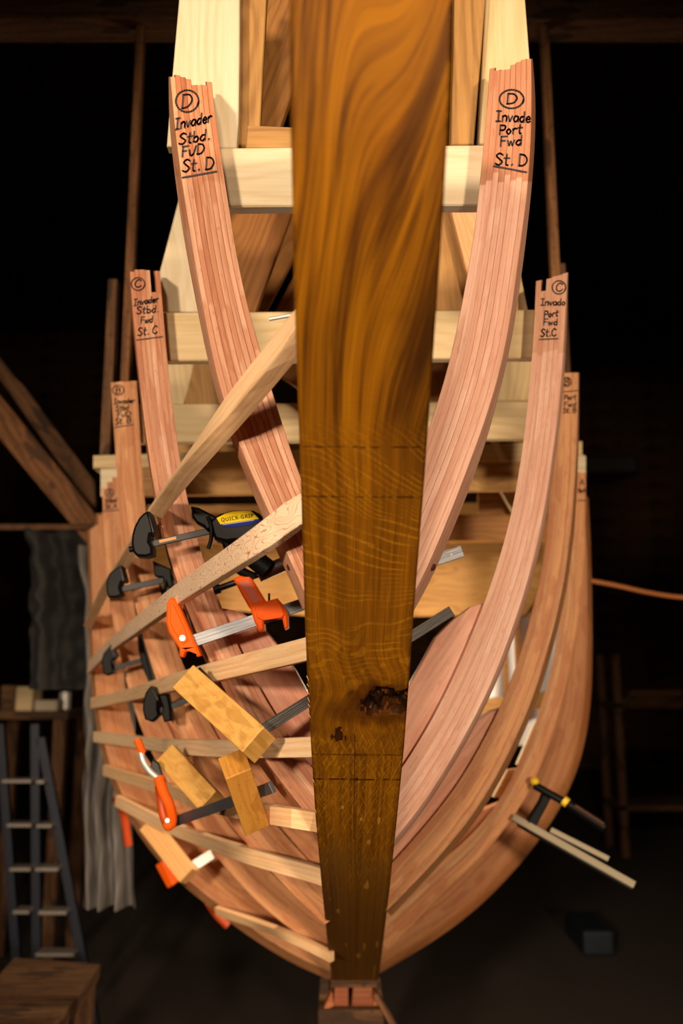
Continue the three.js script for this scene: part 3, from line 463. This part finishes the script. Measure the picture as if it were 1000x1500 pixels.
{ const t = thing('bulkhead', 'wide tan plywood bulkhead far inside the hull below the beams', 'panel');
  part('sheet', plate([[215, 740], [815, 735], [808, 845], [770, 900], [500, 905], [260, 890], [222, 840]], 3.1, 0.02, { grain: 0 }), M.amber[0], t);
  const a = P(505, 900, 3.1); part('support', uprightBox(a.x - 0.03, a.x + 0.03, 0, a.y, -3.16, -3.1), M.amber[1], t); }
single('dowel', rod(P(394, 468, ZD - 0.06), P(450, 458, ZD - 0.06), 0.0026), M.zinc, 'short silver rod poking out from behind the stem', 'rod');

// ------------------------------------------------------------------ inside the hull, aft
{ // pale plastic sheet and ribs seen through the port frames
  const g = new THREE.PlaneGeometry(0.3, 0.6, 60, 30), p = g.attributes.position; for (let i = 0; i < p.count; i++) p.setZ(i, 0.02 * Math.sin(p.getX(i) * 40 + 2 * p.getY(i)) + 0.012 * vn(p.getX(i) * 9, p.getY(i) * 5)); g.computeVertexNormals(); const c = P(765, 965, 3.19); g.translate(c.x, c.y, -3.19);
  single('plastic_sheet', g, new THREE.MeshPhysicalMaterial({ color: 0xe4e2e4, roughness: 0.4, side: THREE.DoubleSide }), 'white crinkled plastic sheet hanging inside, seen between the port frames', 'sheet');
  for (const [x0, x1, y0, y1, w, lab] of [[755, 762, 905, 1030, 7, 'thin amber rib in front of the plastic sheet beside the port St. C frame'], [776, 788, 880, 1030, 6, 'slanting amber rib behind the port St. B frame'], [739, 743, 935, 1030, 6, 'short amber rib just clear of the port St. C frame edge']])
    single('inner_rib', plate([[x0 - w / 2, y0 - 60], [x0 + w / 2, y0 - 60], [x1 + w / 2, y1], [x1 - w / 2, y1]], 3.121, 0.03), M.amber[1], lab, 'rib', 'ribs far inside the hull');
  single('sole_board', plate([[690, 1026], [812, 1012], [812, 1036], [684, 1052]], 3.09, 0.03), M.amber[0], 'olive board low inside the hull behind the port St. B frame', 'board');
  single('stringer', plate([[757, 1120], [782, 1062], [796, 1060], [772, 1122]], 2.3, 0.02), M.pine[0], 'cream batten end glowing between the port St. B and next frame', 'batten', 'cream batten ends inside the port frames');
  single('stringer', plate([[722, 1168], [742, 1128], [760, 1126], [740, 1170]], 2.3, 0.02), M.pine[1], 'yellowish batten end lower down between two port frames', 'batten', 'cream batten ends inside the port frames');
}
{ // inspection lamp hung inside the hull, out of sight behind the stem; it whitens the plastic sheet
  const t = thing('inspection_lamp', 'inspection lamp hanging inside the hull behind the stem', 'lamp'), c = P(528, 985, 2.665), top = P(528, 776, 2.665);
  part('bulb', new THREE.SphereGeometry(0.03, 20, 14).translate(...c.toArray()), new THREE.MeshStandardMaterial({ color: 0x222222, emissive: 0xffe2b8, emissiveIntensity: 6 }), t);
  part('socket', rod(c.clone().add(V(0, 0.028, 0)), c.clone().add(V(0, 0.1, 0)), 0.016), M.black, t); part('cable', rod(c.clone().add(V(0, 0.1, 0)), top, 0.004), M.black, t);
  const l = new THREE.PointLight(0xffe6c4, 1.6, 0, 2); l.position.copy(c); l.castShadow = true; l.name = 'inspection_lamp_light'; scene.add(l);
}

// ------------------------------------------------------------------ battens bent round the starboard side
function batten(label, pts, w, th, facing, mat) {
  const c = new THREE.CatmullRomCurve3(pts.map(([x, y, Z]) => P(x, y, Z)), false, 'centripetal'), N = 48, rings = [];
  for (let i = 0; i <= N; i++) {
    const p = c.getPointAt(i / N), T = c.getTangentAt(i / N), n = V(...facing).addScaledVector(T, -V(...facing).dot(T)).normalize(), b = n.clone().cross(T), q = (s, d) => p.clone().addScaledVector(b, s * w / 2).addScaledVector(n, d * th / 2);
    const e = 0.93; rings.push([q(-e, 1), q(e, 1), q(1, e * 0.9), q(1, -1), q(-1, -1), q(-1, e * 0.9)]);
  }
  single('hull_batten', flipIfInside(strip(rings)), mat, label, 'batten', 'battens bent round the starboard frames');
}
batten('topmost pale batten sloping steeply from the stem across the starboard St. D frame', [[448, 470, 0.93], [432, 490, 0.95], [330, 617, 1.055], [230, 748, 1.465], [179, 826, 1.85], [152, 868, 2.23], [131, 912, 2.6]], 0.031, 0.024, [-0.35, 0.35, 0.85], M.slat[1]);
batten('batten with curly worm-like grain, held by the orange bar clamp', [[465, 735, 1.02], [440, 748, 1.03], [394, 782, 1.06], [258, 874, 1.462], [198, 919, 1.845], [163, 946, 2.225], [131, 978, 2.6]], 0.037, 0.012, [-0.45, 0.12, 0.85], M.figure);
batten('batten running just above the golden wooden clamp block at the starboard side', [[462, 948, 1.2], [447, 952, 1.22], [316, 984, 1.455], [233, 1006, 1.845], [190, 1018, 2.225], [136, 1030, 2.6]], 0.031, 0.014, [-0.35, 0.02, 0.9], M.slat[2]);
batten('level batten passing behind the lower end of the golden wooden clamp block', [[472, 1093, 1.33], [455, 1094, 1.35], [374, 1096, 1.455], [268, 1094, 1.845], [212, 1088, 2.225], [140, 1079, 2.6]], 0.029, 0.014, [-0.3, 0.0, 0.9], M.slat[0]);
batten('batten crossing behind the orange spring clamp handles', [[478, 1206, 1.47], [462, 1203, 1.46], [430, 1198, 1.46], [315, 1179, 1.845], [247, 1157, 2.225], [154, 1128, 2.6]], 0.03, 0.014, [-0.3, -0.05, 0.9], M.slat[3]);
batten('batten reaching the stem below the wooden clamp blocks', [[480, 1287, 1.78], [467, 1282, 1.79], [378, 1257, 1.842], [290, 1227, 2.222], [232, 1204, 2.42], [172, 1173, 2.6]], 0.031, 0.014, [-0.3, -0.05, 0.9], M.slat[1]);
batten('lowest batten, close to the keel at the foot of the stem', [[486, 1402, 2.17], [473, 1395, 2.19], [424, 1372, 2.235], [372, 1352, 2.45], [318, 1334, 2.6]], 0.022, 0.014, [-0.3, -0.2, 0.9], M.slat[3]);

// ------------------------------------------------------------------ clamps
const labelTex = (() => {
  const c = document.createElement('canvas'); c.width = 512; c.height = 192; const x = c.getContext('2d');
  x.fillStyle = '#f0cc12'; x.fillRect(0, 0, 512, 192); x.fillStyle = '#1d2a78'; x.beginPath(); x.moveTo(0, 168); x.lineTo(512, 92); x.lineTo(512, 192); x.lineTo(0, 192); x.fill();
  x.fillStyle = '#15151c'; x.font = 'bold 66px sans-serif'; x.save(); x.translate(52, 132); x.rotate(-0.14); x.fillText('QUICK-GRIP', 0, 0); x.restore(); x.strokeStyle = '#d8d8e4'; x.lineWidth = 5; x.beginPath(); x.moveTo(70, 166); x.lineTo(430, 112); x.stroke();
  const t = new THREE.CanvasTexture(c); t.colorSpace = THREE.SRGBColorSpace; return t;
})();
{
  const t = thing('trigger_bar_clamp', 'black trigger clamp with yellow and blue label, gripping the topmost batten', 'clamp', 'black trigger clamps'), Z = 1.4;
  part('fixed_jaw', plate([[216, 748], [221, 760], [225.5, 781], [220, 783], [218.5, 793], [223, 801], [223.5, 812], [214, 815.5], [200, 815], [194, 808], [192, 796], [192.5, 784], [196, 771], [203, 758], [210, 751]], Z, 0.034, { bevel: 0.004 }), M.black, t);
  part('jaw_pad', plate([[215, 750], [218.5, 749], [227, 779], [223, 783]], Z - 0.004, 0.04, { bevel: 0.002 }), M.blackBar, t);
  part('end_pin', rod(P(189.5, 805, Z + 0.015), P(196, 804, Z + 0.015), 0.0048), M.black, t);
  part('bar', obox(P(205, 801, Z + 0.018), P(412, 754, Z + 0.018), 0.0105, 0.006, V(0, 0, 1), 0.001), M.blackBar, t);
  part('worn_patch', obox(P(233, 793.4, Z + 0.0145), P(258, 787.8, Z + 0.0145), 0.005, 0.0012, V(0, 0, 1), 0.0004), M.wornEdge, t, 'bare patch where the black finish is worn off');
  part('moving_jaw', plate([[279, 741], [290, 743], [308, 752], [318, 757], [313, 772], [303, 778], [297, 771], [287, 766], [281, 757]], Z + 0.005, 0.03, { bevel: 0.004 }), M.black, t);
  const head = part('head', plate([[306, 764], [312, 758], [322, 752], [343, 747], [370, 747], [380, 752], [388, 766], [378, 774], [367, 787], [352, 792], [330, 794], [314, 790], [310, 780]], Z - 0.004, 0.045, { bevel: 0.005 }), M.black, t);
  part('label_plate', plate([[317, 759], [330, 752], [342, 749], [367, 748], [374, 755], [382, 763], [366, 769], [343, 772], [326, 772], [322, 767]], Z - 0.0055, 0.0018, { bevel: 0.0003, uvBox: true }), new THREE.MeshPhysicalMaterial({ map: labelTex, roughness: 0.7, specularIntensity: 0.3 }), head, 'yellow and blue maker label');
  part('release_lever', tube([P(304, 757, Z), P(309, 770, Z - 0.004), P(309, 790, Z - 0.002), P(305, 804, Z)], 0.0034), M.black, t);
  part('grip', tube([P(340, 782, Z + 0.016), P(352, 800, Z + 0.02), P(372, 818, Z + 0.026), P(392, 834, Z + 0.03)], 0.017, 20), M.black, t);
  part('trigger', tube([P(330, 788, Z + 0.012), P(338, 812, Z + 0.018), P(352, 835, Z + 0.024), P(372, 846, Z + 0.03)], 0.008, 20), M.black, t);
}
function smallTrigger(label, jaw, pad, bar, mover, Z) {
  const t = thing('trigger_bar_clamp', label, 'clamp', 'black trigger clamps');
  part('fixed_jaw', plate(jaw, Z, 0.034, { bevel: 0.0035 }), M.black, t);
  part('jaw_pad', plate(pad, Z - 0.003, 0.04, { bevel: 0.0015 }), M.blackBar, t);
  part('bar', obox(P(bar[0], bar[1], Z + 0.018), P(bar[2], bar[3], Z + 0.018), 0.012, 0.006, V(0, 0, 1), 0.001), M.blackBar, t);
  part('moving_jaw', plate(mover, Z + 0.004, 0.03, { bevel: 0.003 }), M.black, t);
}
smallTrigger('black trigger clamp gripping the topmost batten at the starboard St. B frame', [[176, 828], [180, 838], [181.5, 850], [177, 853], [175, 860], [178, 872], [170, 875], [158, 875], [155, 864], [155.5, 850], [160, 840], [168, 833]], [[174, 829], [177, 828], [183, 850], [179, 853]], [165, 866, 262, 845], [[223, 821], [236, 827], [250, 833], [254, 860], [247, 862], [243, 850], [244, 866], [240, 867], [238, 846], [226, 844]], 1.79);
smallTrigger('black trigger clamp gripping the curly batten near the hull side', [[162, 944], [167, 956], [168, 964], [164, 968], [166, 986], [156, 990], [151, 987], [148, 968], [151, 957]], [[160, 945], [163, 944], [170, 961], [166, 964]], [156, 982, 216, 965], [[200, 929], [207, 930], [213, 956], [220, 980], [225, 1000], [219, 1003], [208, 978], [202, 952]], 2.17);
smallTrigger('black trigger clamp with rounded jaw on the batten above the orange spring clamp', [[220, 1005], [227, 1015], [231, 1025], [231, 1040], [233, 1048], [223, 1058], [212, 1054], [208.5, 1040], [209, 1028], [213, 1014]], [[219, 1006], [222, 1006], [233, 1024], [230, 1028]], [216, 1050, 288, 1019], [[232, 1018], [245, 1016], [249, 1035], [251, 1056], [240, 1058], [236, 1046], [238, 1036]], 1.79);
{
  const t = thing('bar_clamp', 'orange steel bar clamp with bare bar reaching behind the stem', 'clamp'), Z = 1.42, zc = Z + 0.014;
  part('fixed_jaw', plate([[244, 882], [250, 874], [257, 880], [263, 890], [276, 920], [289, 949], [293, 960], [288, 962], [285, 951], [270, 955], [267, 963], [263, 961], [262, 950], [247, 926], [243, 912]], Z, 0.026, { bevel: 0.003 }), M.orange, t);
  part('jaw_rib', plate([[249, 882], [254, 884], [271, 922], [276, 938], [268, 944], [254, 924], [249, 912]], Z - 0.003, 0.004, { bevel: 0.0015 }), M.orange, t);
  part('rivet', rod(P(267, 934.7, Z + 0.004), P(267, 934.7, Z - 0.0055), 0.0048), M.zinc, t, 'bright rivet head');
  part('bar', obox(P(268, 944, zc), P(677, 807, zc), 0.0195, 0.007, V(0, 0, 1), 0.0008), M.steel, t);
  part('end_hole', rod(P(661, 812, zc - 0.002), P(661, 812, zc - 0.0042), 0.0022), M.zinc, t);
  const head = part('sliding_head', plate([[366, 890], [370, 884], [388, 881], [406, 876], [414, 885], [421, 898], [422, 919], [417, 922], [413, 905], [386, 909], [387, 923], [379, 925], [372, 910]], Z - 0.004, 0.036, { bevel: 0.003 }), M.orange, t);
  part('arm', plate([[341, 847], [352, 843], [366, 843], [372, 853], [389, 881], [376, 893], [365, 891], [352, 868]], Z, 0.026, { bevel: 0.003 }), M.orange, t);
  part('arm_recess', plate([[348, 853], [364, 849], [382, 880], [371, 885], [358, 866]], Z - 0.0008, 0.002, { bevel: 0.0004 }), M.orangeDark, t);
  part('cheek', plate([[372, 888], [388, 884], [405, 879], [412, 887], [417, 900], [413, 905], [386, 909], [376, 905]], Z - 0.007, 0.004, { bevel: 0.0014 }), M.orange, head);
  part('clutch_pin', rod(P(384, 912, Z + 0.004), P(410, 902, Z + 0.004), 0.0042), M.steelDark, head); part('stop_pin', rod(P(394, 869, Z + 0.01), P(394, 880, Z + 0.01), 0.0018), M.steelDark, head);
  part('screw', rod(P(320, 862, Z + 0.014), P(388, 838, Z + 0.014), 0.0052), M.blackBar, t); part('swivel_pad', rod(P(313, 864, Z + 0.014), P(322, 861, Z + 0.014), 0.0085), M.black, t);
  part('handle', rod(P(378, 842, Z + 0.02), P(432, 819, Z + 0.02), 0.0125, 0.0115), wood(T_OLD, 0x6a4a34, 0.45), t, 'dark turned wooden handle');
}
{
  const t = thing('wooden_bar_clamp', 'long golden wooden clamp block on a steel bar pointing behind the stem', 'clamp', 'clamps with wooden jaws');
  part('jaw', obox(P(277, 999, 1.425), P(380, 1092, 1.325), 0.047, 0.044, V(-0.35, 0.45, 0.82), 0.002), M.block[0], t);
  part('bar', obox(P(372, 1077, 1.385), P(661, 895, 1.41), 0.017, 0.009, V(0, 0, 1), 0.0008), M.steelDark, t);
  part('pad', obox(P(293, 986, 1.43), P(304, 1000, 1.42), 0.014, 0.03, V(-0.35, 0.45, 0.82), 0.001), M.blackBar, t);
}
{
  const t = thing('wooden_bar_clamp', 'pair of wooden clamp blocks on a steel bar below the long golden block', 'clamp', 'clamps with wooden jaws');
  part('jaw', obox(P(247, 1108, 1.76), P(311, 1178, 1.68), 0.044, 0.04, V(-0.35, 0.45, 0.82), 0.002), M.block[0], t);
  part('jaw', obox(P(343, 1118, 1.42), P(371, 1202, 1.52), 0.042, 0.046, V(0.3, -0.35, 0.88), 0.002), M.block[1], t, 'shaded wooden jaw with bright top end');
  part('bar', obox(P(254, 1204, 1.74), P(399, 1153, 1.46), 0.018, 0.008, V(0, 0, 1), 0.0008), M.steel, t);
}
{
  const t = thing('wooden_bar_clamp', 'pale wooden clamp block with a bright steel bar end, low on the hull edge', 'clamp', 'clamps with wooden jaws');
  part('jaw', obox(P(218, 1208, 2.5), P(277, 1284, 2.42), 0.046, 0.04, V(-0.35, 0.4, 0.82), 0.002), M.blockPale, t);
  part('bar', obox(P(268, 1279, 2.46), P(311, 1251, 2.46), 0.026, 0.009, V(0, 0.3, 1), 0.001), M.zinc, t);
  part('foot', obox(P(236, 1262, 2.56), P(254, 1296, 2.56), 0.024, 0.03, V(-0.5, 0, 0.8), 0.004), M.orange, t, 'orange clamp foot');
}
{
  const t = thing('spring_clamp', 'orange handled spring clamp with silver jaw biting a batten', 'clamp');
  const Z = 1.7;
  part('handle', tube([P(232, 1138, Z), P(239, 1160, Z - 0.006), P(248, 1180, Z - 0.008), P(252, 1200, Z), P(250, 1210, Z + 0.004)], 0.0095), M.orange, t);
  part('handle', tube([P(234, 1150, Z + 0.02), P(237, 1172, Z + 0.02), P(240, 1192, Z + 0.016), P(246, 1209, Z + 0.01)], 0.0095), M.orangeDark, t);
  part('pivot', new THREE.SphereGeometry(0.011, 16, 12).translate(...P(247, 1208, Z).toArray()), M.orange, t); part('rivet', rod(P(245, 1202, Z - 0.008), P(245, 1202, Z - 0.015), 0.004), M.zinc, t);
  part('jaw', tube([P(206, 1098, Z), P(210, 1115, Z - 0.004), P(218, 1128, Z - 0.002), P(231, 1140, Z)], 0.0058), M.zinc, t);
  part('jaw_plate', plate([[219, 1126], [223, 1112], [232, 1118], [238, 1136], [228, 1142]], Z + 0.004, 0.01, { bevel: 0.002 }), M.steelDark, t);
  part('tip', tube([P(201, 1083, Z), P(205, 1093, Z - 0.002), P(209, 1103, Z)], 0.007, 10), M.orange, t);
}
for (const [pts, lab] of [[[[170, 1170, 2.66], [180, 1188, 2.7], [188, 1238, 2.72]], 'red orange clamp handle hanging behind the outer frame above the pale block'], [[[306, 1322, 2.68], [318, 1340, 2.7], [334, 1356, 2.7]], 'red orange clamp handle peeping out under the hull edge']])
  single('clamp_handle', tube(pts.map((p) => P(...p)), 0.012, 12), M.orangeDark, lab, 'handle');
{
  const t = thing('screw_clamp', 'black screw clamp with yellow collar on an aluminium rail, port side', 'clamp'), Z = 2.2;
  part('rail', obox(P(751, 1197, Z + 0.03), P(929, 1297, Z - 0.08), 0.016, 0.012, V(0, 0.4, 1), 0.001), M.rail, t, 'aluminium rail'); part('rail', obox(P(758, 1207, Z + 0.036), P(925, 1302, Z - 0.074), 0.007, 0.02, V(0, 0.4, 1), 0.001), M.steelDark, t);
  part('arm', plate([[795, 1163], [808, 1168], [803, 1178], [783, 1216], [775, 1220], [767, 1215], [770, 1207], [790, 1175]], Z + 0.012, 0.024, { bevel: 0.003 }), M.black, t);
  part('screw', rod(P(782, 1150, Z + 0.02), P(832, 1178, Z - 0.01), 0.0095), M.black, t); part('foot', new THREE.SphereGeometry(0.011, 14, 10).translate(...P(783, 1145, Z + 0.02).toArray()), M.yellow, t, 'yellow foot'); part('collar', rod(P(825, 1172, Z - 0.008), P(831, 1177, Z - 0.012), 0.0115), M.yellow, t, 'yellow collar');
  part('handle', rod(P(832, 1177, Z - 0.012), P(886, 1212, Z - 0.045), 0.0115, 0.0135), M.black, t); part('grip_rib', rod(P(842, 1180, Z - 0.03), P(884, 1207, Z - 0.056), 0.004), wood(T_OLD, 0xa07848, 0.5), t);
}
{ // second aluminium rail above it
  single('spare_rail', obox(P(806, 1216, 2.205), P(891, 1259, 2.16), 0.012, 0.012, V(0, 0.4, 1), 0.001), M.rail, 'short bright rail lying parallel above the screw clamp rail', 'rail');
}

// ------------------------------------------------------------------ under the hull
{
  const t = thing('keel_blocking', 'stack of reddish blocks and dark timbers under the foot of the stem', 'blocking'), Z = 2.62;
  part('block', plate([[490, 1446], [510, 1446], [510, 1474], [488, 1474]], Z, 0.2, { grain: 0 }), wood(T_MAHD, 0xb88068), t); part('block', plate([[517, 1446], [545, 1446], [548, 1474], [515, 1474]], Z, 0.2, { grain: 0 }), wood(T_MAHD, 0xb88a70), t);
  part('cap', plate([[484, 1436], [552, 1436], [552, 1447], [484, 1447]], Z - 0.005, 0.24), M.dim, t);
  part('wedge', plate([[486, 1452], [489, 1474], [472, 1482]], Z - 0.01, 0.05), wood(T_MAHD, 0xe0b090), t); part('wedge', plate([[548, 1452], [562, 1474], [547, 1474]], Z - 0.01, 0.05), wood(T_MAHD, 0xe0b090), t);
  const p = P(470, 1475, Z); part('base_timber', boxAt(P(466, 1475, Z).x, P(562, 1475, Z).x, 0, p.y, -Z - 0.24, -Z + 0.02), M.dim, t);
  part('strut', obox(P(550, 1455, Z - 0.02), P(592, 1530, Z - 0.05), 0.014, 0.03, V(0, 0, 1), 0.002), M.post, t); }

// ------------------------------------------------------------------ clutter in the dark of the shed
{ // trestle bench, lower left
  const h = 0.6, t = thing('trestle_bench', 'worn paint-stained wooden bench top in the gloom below the ladder', 'bench');
  const q = [[21, 1403], [145, 1412], [70, 1520], [-70, 1505]].map(([x, y]) => PH(x, y, h)), sh = new THREE.Shape(q.map((p) => new THREE.Vector2(p.x, -p.z)));
  const g = new THREE.ExtrudeGeometry(sh, { depth: 0.04, bevelEnabled: true, bevelSize: 0.003, bevelThickness: 0.003, bevelSegments: 1 }); g.rotateX(-Math.PI / 2); g.translate(0, h - 0.043, 0); part('top', g, M.old, t);
  for (const p of q) { const c = q.reduce((a, b) => a.clone().add(b)).multiplyScalar(0.25), a = p.clone().lerp(c, 0.2); part('leg', uprightBox(a.x - 0.025, a.x + 0.025, 0, h - 0.04, a.z - 0.025, a.z + 0.025), M.dim, t); }
}
{ // step ladder
  const t = thing('step_ladder', 'dark blue step ladder with bright aluminium treads, far left', 'ladder'), Z = 3.6, blue = new THREE.MeshStandardMaterial({ color: 0x0a1122, roughness: 0.5 }), W = (x, y, z = Z) => P(x, y, z);
  const down = (a, b) => { const d = b.clone().sub(a); return a.clone().addScaledVector(d, (0 - a.y) / d.y); };
  for (const [a, b] of [[[0, 1060], [24, 1400]], [[52, 1060], [54, 1400]], [[60, 1080], [120, 1400]]]) { const p = W(...a), q = W(...b); part('stile', obox(p, down(p, q).setY(0.001), 0.034, 0.03, V(0, 0, 1), 0.003), blue, t); }
  for (const [x0, x1, y] of [[7, 50, 1143], [14, 50, 1207], [18, 49, 1271], [23, 47, 1333], [57, 68, 1144], [57, 79, 1208], [55, 89, 1271], [60, 101, 1334], [56, 112, 1395]]) part('tread', obox(W(x0, y, Z - 0.03), W(x1, y, Z - 0.03), 0.014, 0.07, V(0, 0, 1), 0.003), new THREE.MeshStandardMaterial({ color: 0x8a8078, roughness: 0.5, metalness: 0.4 }), t, 'bright aluminium tread');
}
{ // grey sheeting hanging beside the hull on the starboard side
  const cloth = (x0, x1, y0, y1, Z, amp, f, ox) => { const nx = 40, ny = 60, g = new THREE.PlaneGeometry(1, 1, nx, ny), p = g.attributes.position; for (let i = 0; i < p.count; i++) { const u = p.getX(i) + 0.5, v = 0.5 - p.getY(i), q = P(lerp(x0, x1, u) + ox * vn(v * 7, 1.5), lerp(y0, y1, v), Z); p.setXYZ(i, q.x, q.y, -Z + amp * Math.sin(u * f + 2.2 * vn(v * 4, u * 2)) + amp * 0.8 * vn(u * 9, v * 14)); } g.computeVertexNormals(); return g; };
  single('tarpaulin', cloth(40, 165, 770, 1010, 3.3, 0.03, 14, 4), new THREE.MeshStandardMaterial({ color: 0x201e1c, roughness: 0.85, side: THREE.DoubleSide }), 'dull dark grey tarpaulin hanging behind the starboard hull side', 'tarpaulin');
  single('plastic_sheet', cloth(118, 196, 800, 1330, 3.22, 0.03, 20, 16), new THREE.MeshPhysicalMaterial({ color: 0x6c6662, roughness: 0.5, side: THREE.DoubleSide }), 'crumpled translucent grey sheet trailing down beside the starboard hull side', 'sheet');
}
single('drying_line', rod(V(-RX, P(100, 772, 3.28).y, -3.28), V(-0.85, P(100, 772, 3.28).y, -3.28), 0.012), M.dim, 'dark pole from the wall that carries the grey tarpaulin', 'pole');
{ // left-hand work bench with small things on it
  const Z = 4.6, a = P(-40, 1042, Z), b = P(100, 1042, Z), t = thing('work_table', 'dark work table against the starboard wall behind the ladder', 'table');
  part('top', boxAt(a.x, b.x, a.y - 0.04, a.y, -Z - 0.5, -Z), M.dim, t); for (const x of [a.x + 0.05, b.x - 0.05]) for (const z of [-Z - 0.05, -Z - 0.45]) part('leg', uprightBox(x - 0.03, x + 0.03, 0, a.y - 0.04, z - 0.03, z + 0.03), M.dim, t);
  const bx = (x0, y0, x1, m, lab, nm, cat) => { const p = P(x0, y0, Z + 0.05), q = P(x1, 1042, Z + 0.05); single(nm, boxAt(p.x, q.x, a.y, p.y, -Z - 0.2, -Z - 0.05), m, lab, cat); };
  bx(2, 1004, 20, M.old, 'small brown carton on the dark work table', 'carton', 'box'); bx(24, 1006, 46, M.pine[1], 'pale wood offcut on the dark work table', 'offcut', 'offcut'); bx(51, 1026, 83, new THREE.MeshStandardMaterial({ color: 0xb4a48c, roughness: 0.7 }), 'low beige tray on the dark work table', 'tray', 'tray');
  const c = P(88, 1074, 4.4); single('tin_can', new THREE.LatheGeometry([[0, 0], [0.03, 0], [0.031, 0.005], [0.03, 0.01], [0.03, 0.085], [0.032, 0.09], [0.028, 0.09], [0, 0.086]].map(([x, y]) => new THREE.Vector2(x, y)), 20).translate(b.x - 0.08, a.y, -Z - 0.2), M.zinc, 'small shiny tin at the end of the dark work table', 'can');
}
{ // right-hand side
  const grey = new THREE.MeshStandardMaterial({ color: 0x565450, roughness: 0.7 });
  const wz = 13.88;
  for (const [x0, x1, lab] of [[912, 948, 'small grey wall box, the one nearer the hull'], [972, 1006, 'small grey wall box, the one farther from the hull']]) single('wall_box', plate(rectPx(x0, 398, x1, 434), wz, 0.12, { bevel: 0.012 }), grey, lab, 'box', 'grey wall boxes');
  single('wall_shelf', plate([[820, 674], [930, 670], [932, 690], [820, 694]], 13.2, 0.8), grey, 'grey shelf board jutting from the back wall beside the port frames', 'shelf');
  single('air_hose', tube([[862, 850], [900, 857], [950, 868], [1000, 875], [1060, 874]].map(([x, y]) => P(x, y, 3.2)), 0.008), new THREE.MeshStandardMaterial({ color: 0xb06a34, roughness: 0.6 }), 'brown hose stretched out sideways from the port hull side', 'hose');
  const Z = 7.5, a = P(900, 1030, Z), b = P(1080, 1030, Z), t = thing('lumber_rack', 'dark lumber rack against the port wall', 'rack');
  for (const y of [1030, 1180]) { const q = P(900, y, Z); part('shelf', boxAt(a.x, b.x, q.y - 0.04, q.y, -Z - 0.5, -Z), M.dim, t); }
  for (const x of [a.x + 0.03, b.x - 0.03]) for (const z of [-Z - 0.03, -Z - 0.47]) part('upright', uprightBox(x - 0.03, x + 0.03, 0, a.y + 0.4, z - 0.03, z + 0.03), M.dim, t);
  for (let k = 0; k < 3; k++) single('stacked_plank', boxAt(a.x + 0.08 + k * 0.05, b.x - 0.1 - k * 0.02, a.y + k * 0.034, a.y + k * 0.034 + 0.03, -Z - 0.36 + k * 0.03, -Z - 0.06 - k * 0.02), k === 2 ? M.post : M.dim, ['dark plank at the bottom of the pile on the lumber rack', 'dark plank in the middle of the pile on the lumber rack', 'brown plank on top of the pile on the lumber rack'][k], 'plank', 'planks on the lumber rack');
  const f = PH(855, 1402, 0.0), f2 = PH(902, 1402, 0.0); single('tool_crate', boxAt(f.x, f2.x, 0, 0.13, f.z - 0.4, f.z, 0.02), new THREE.MeshStandardMaterial({ color: 0x101a24, roughness: 0.6 }), 'dark blue grey crate on the floor by the port side', 'crate');
}

settle();
scene.traverse((o) => { if (o.isMesh) { o.castShadow = true; o.receiveShadow = true; } });
renderer.render(scene, camera);
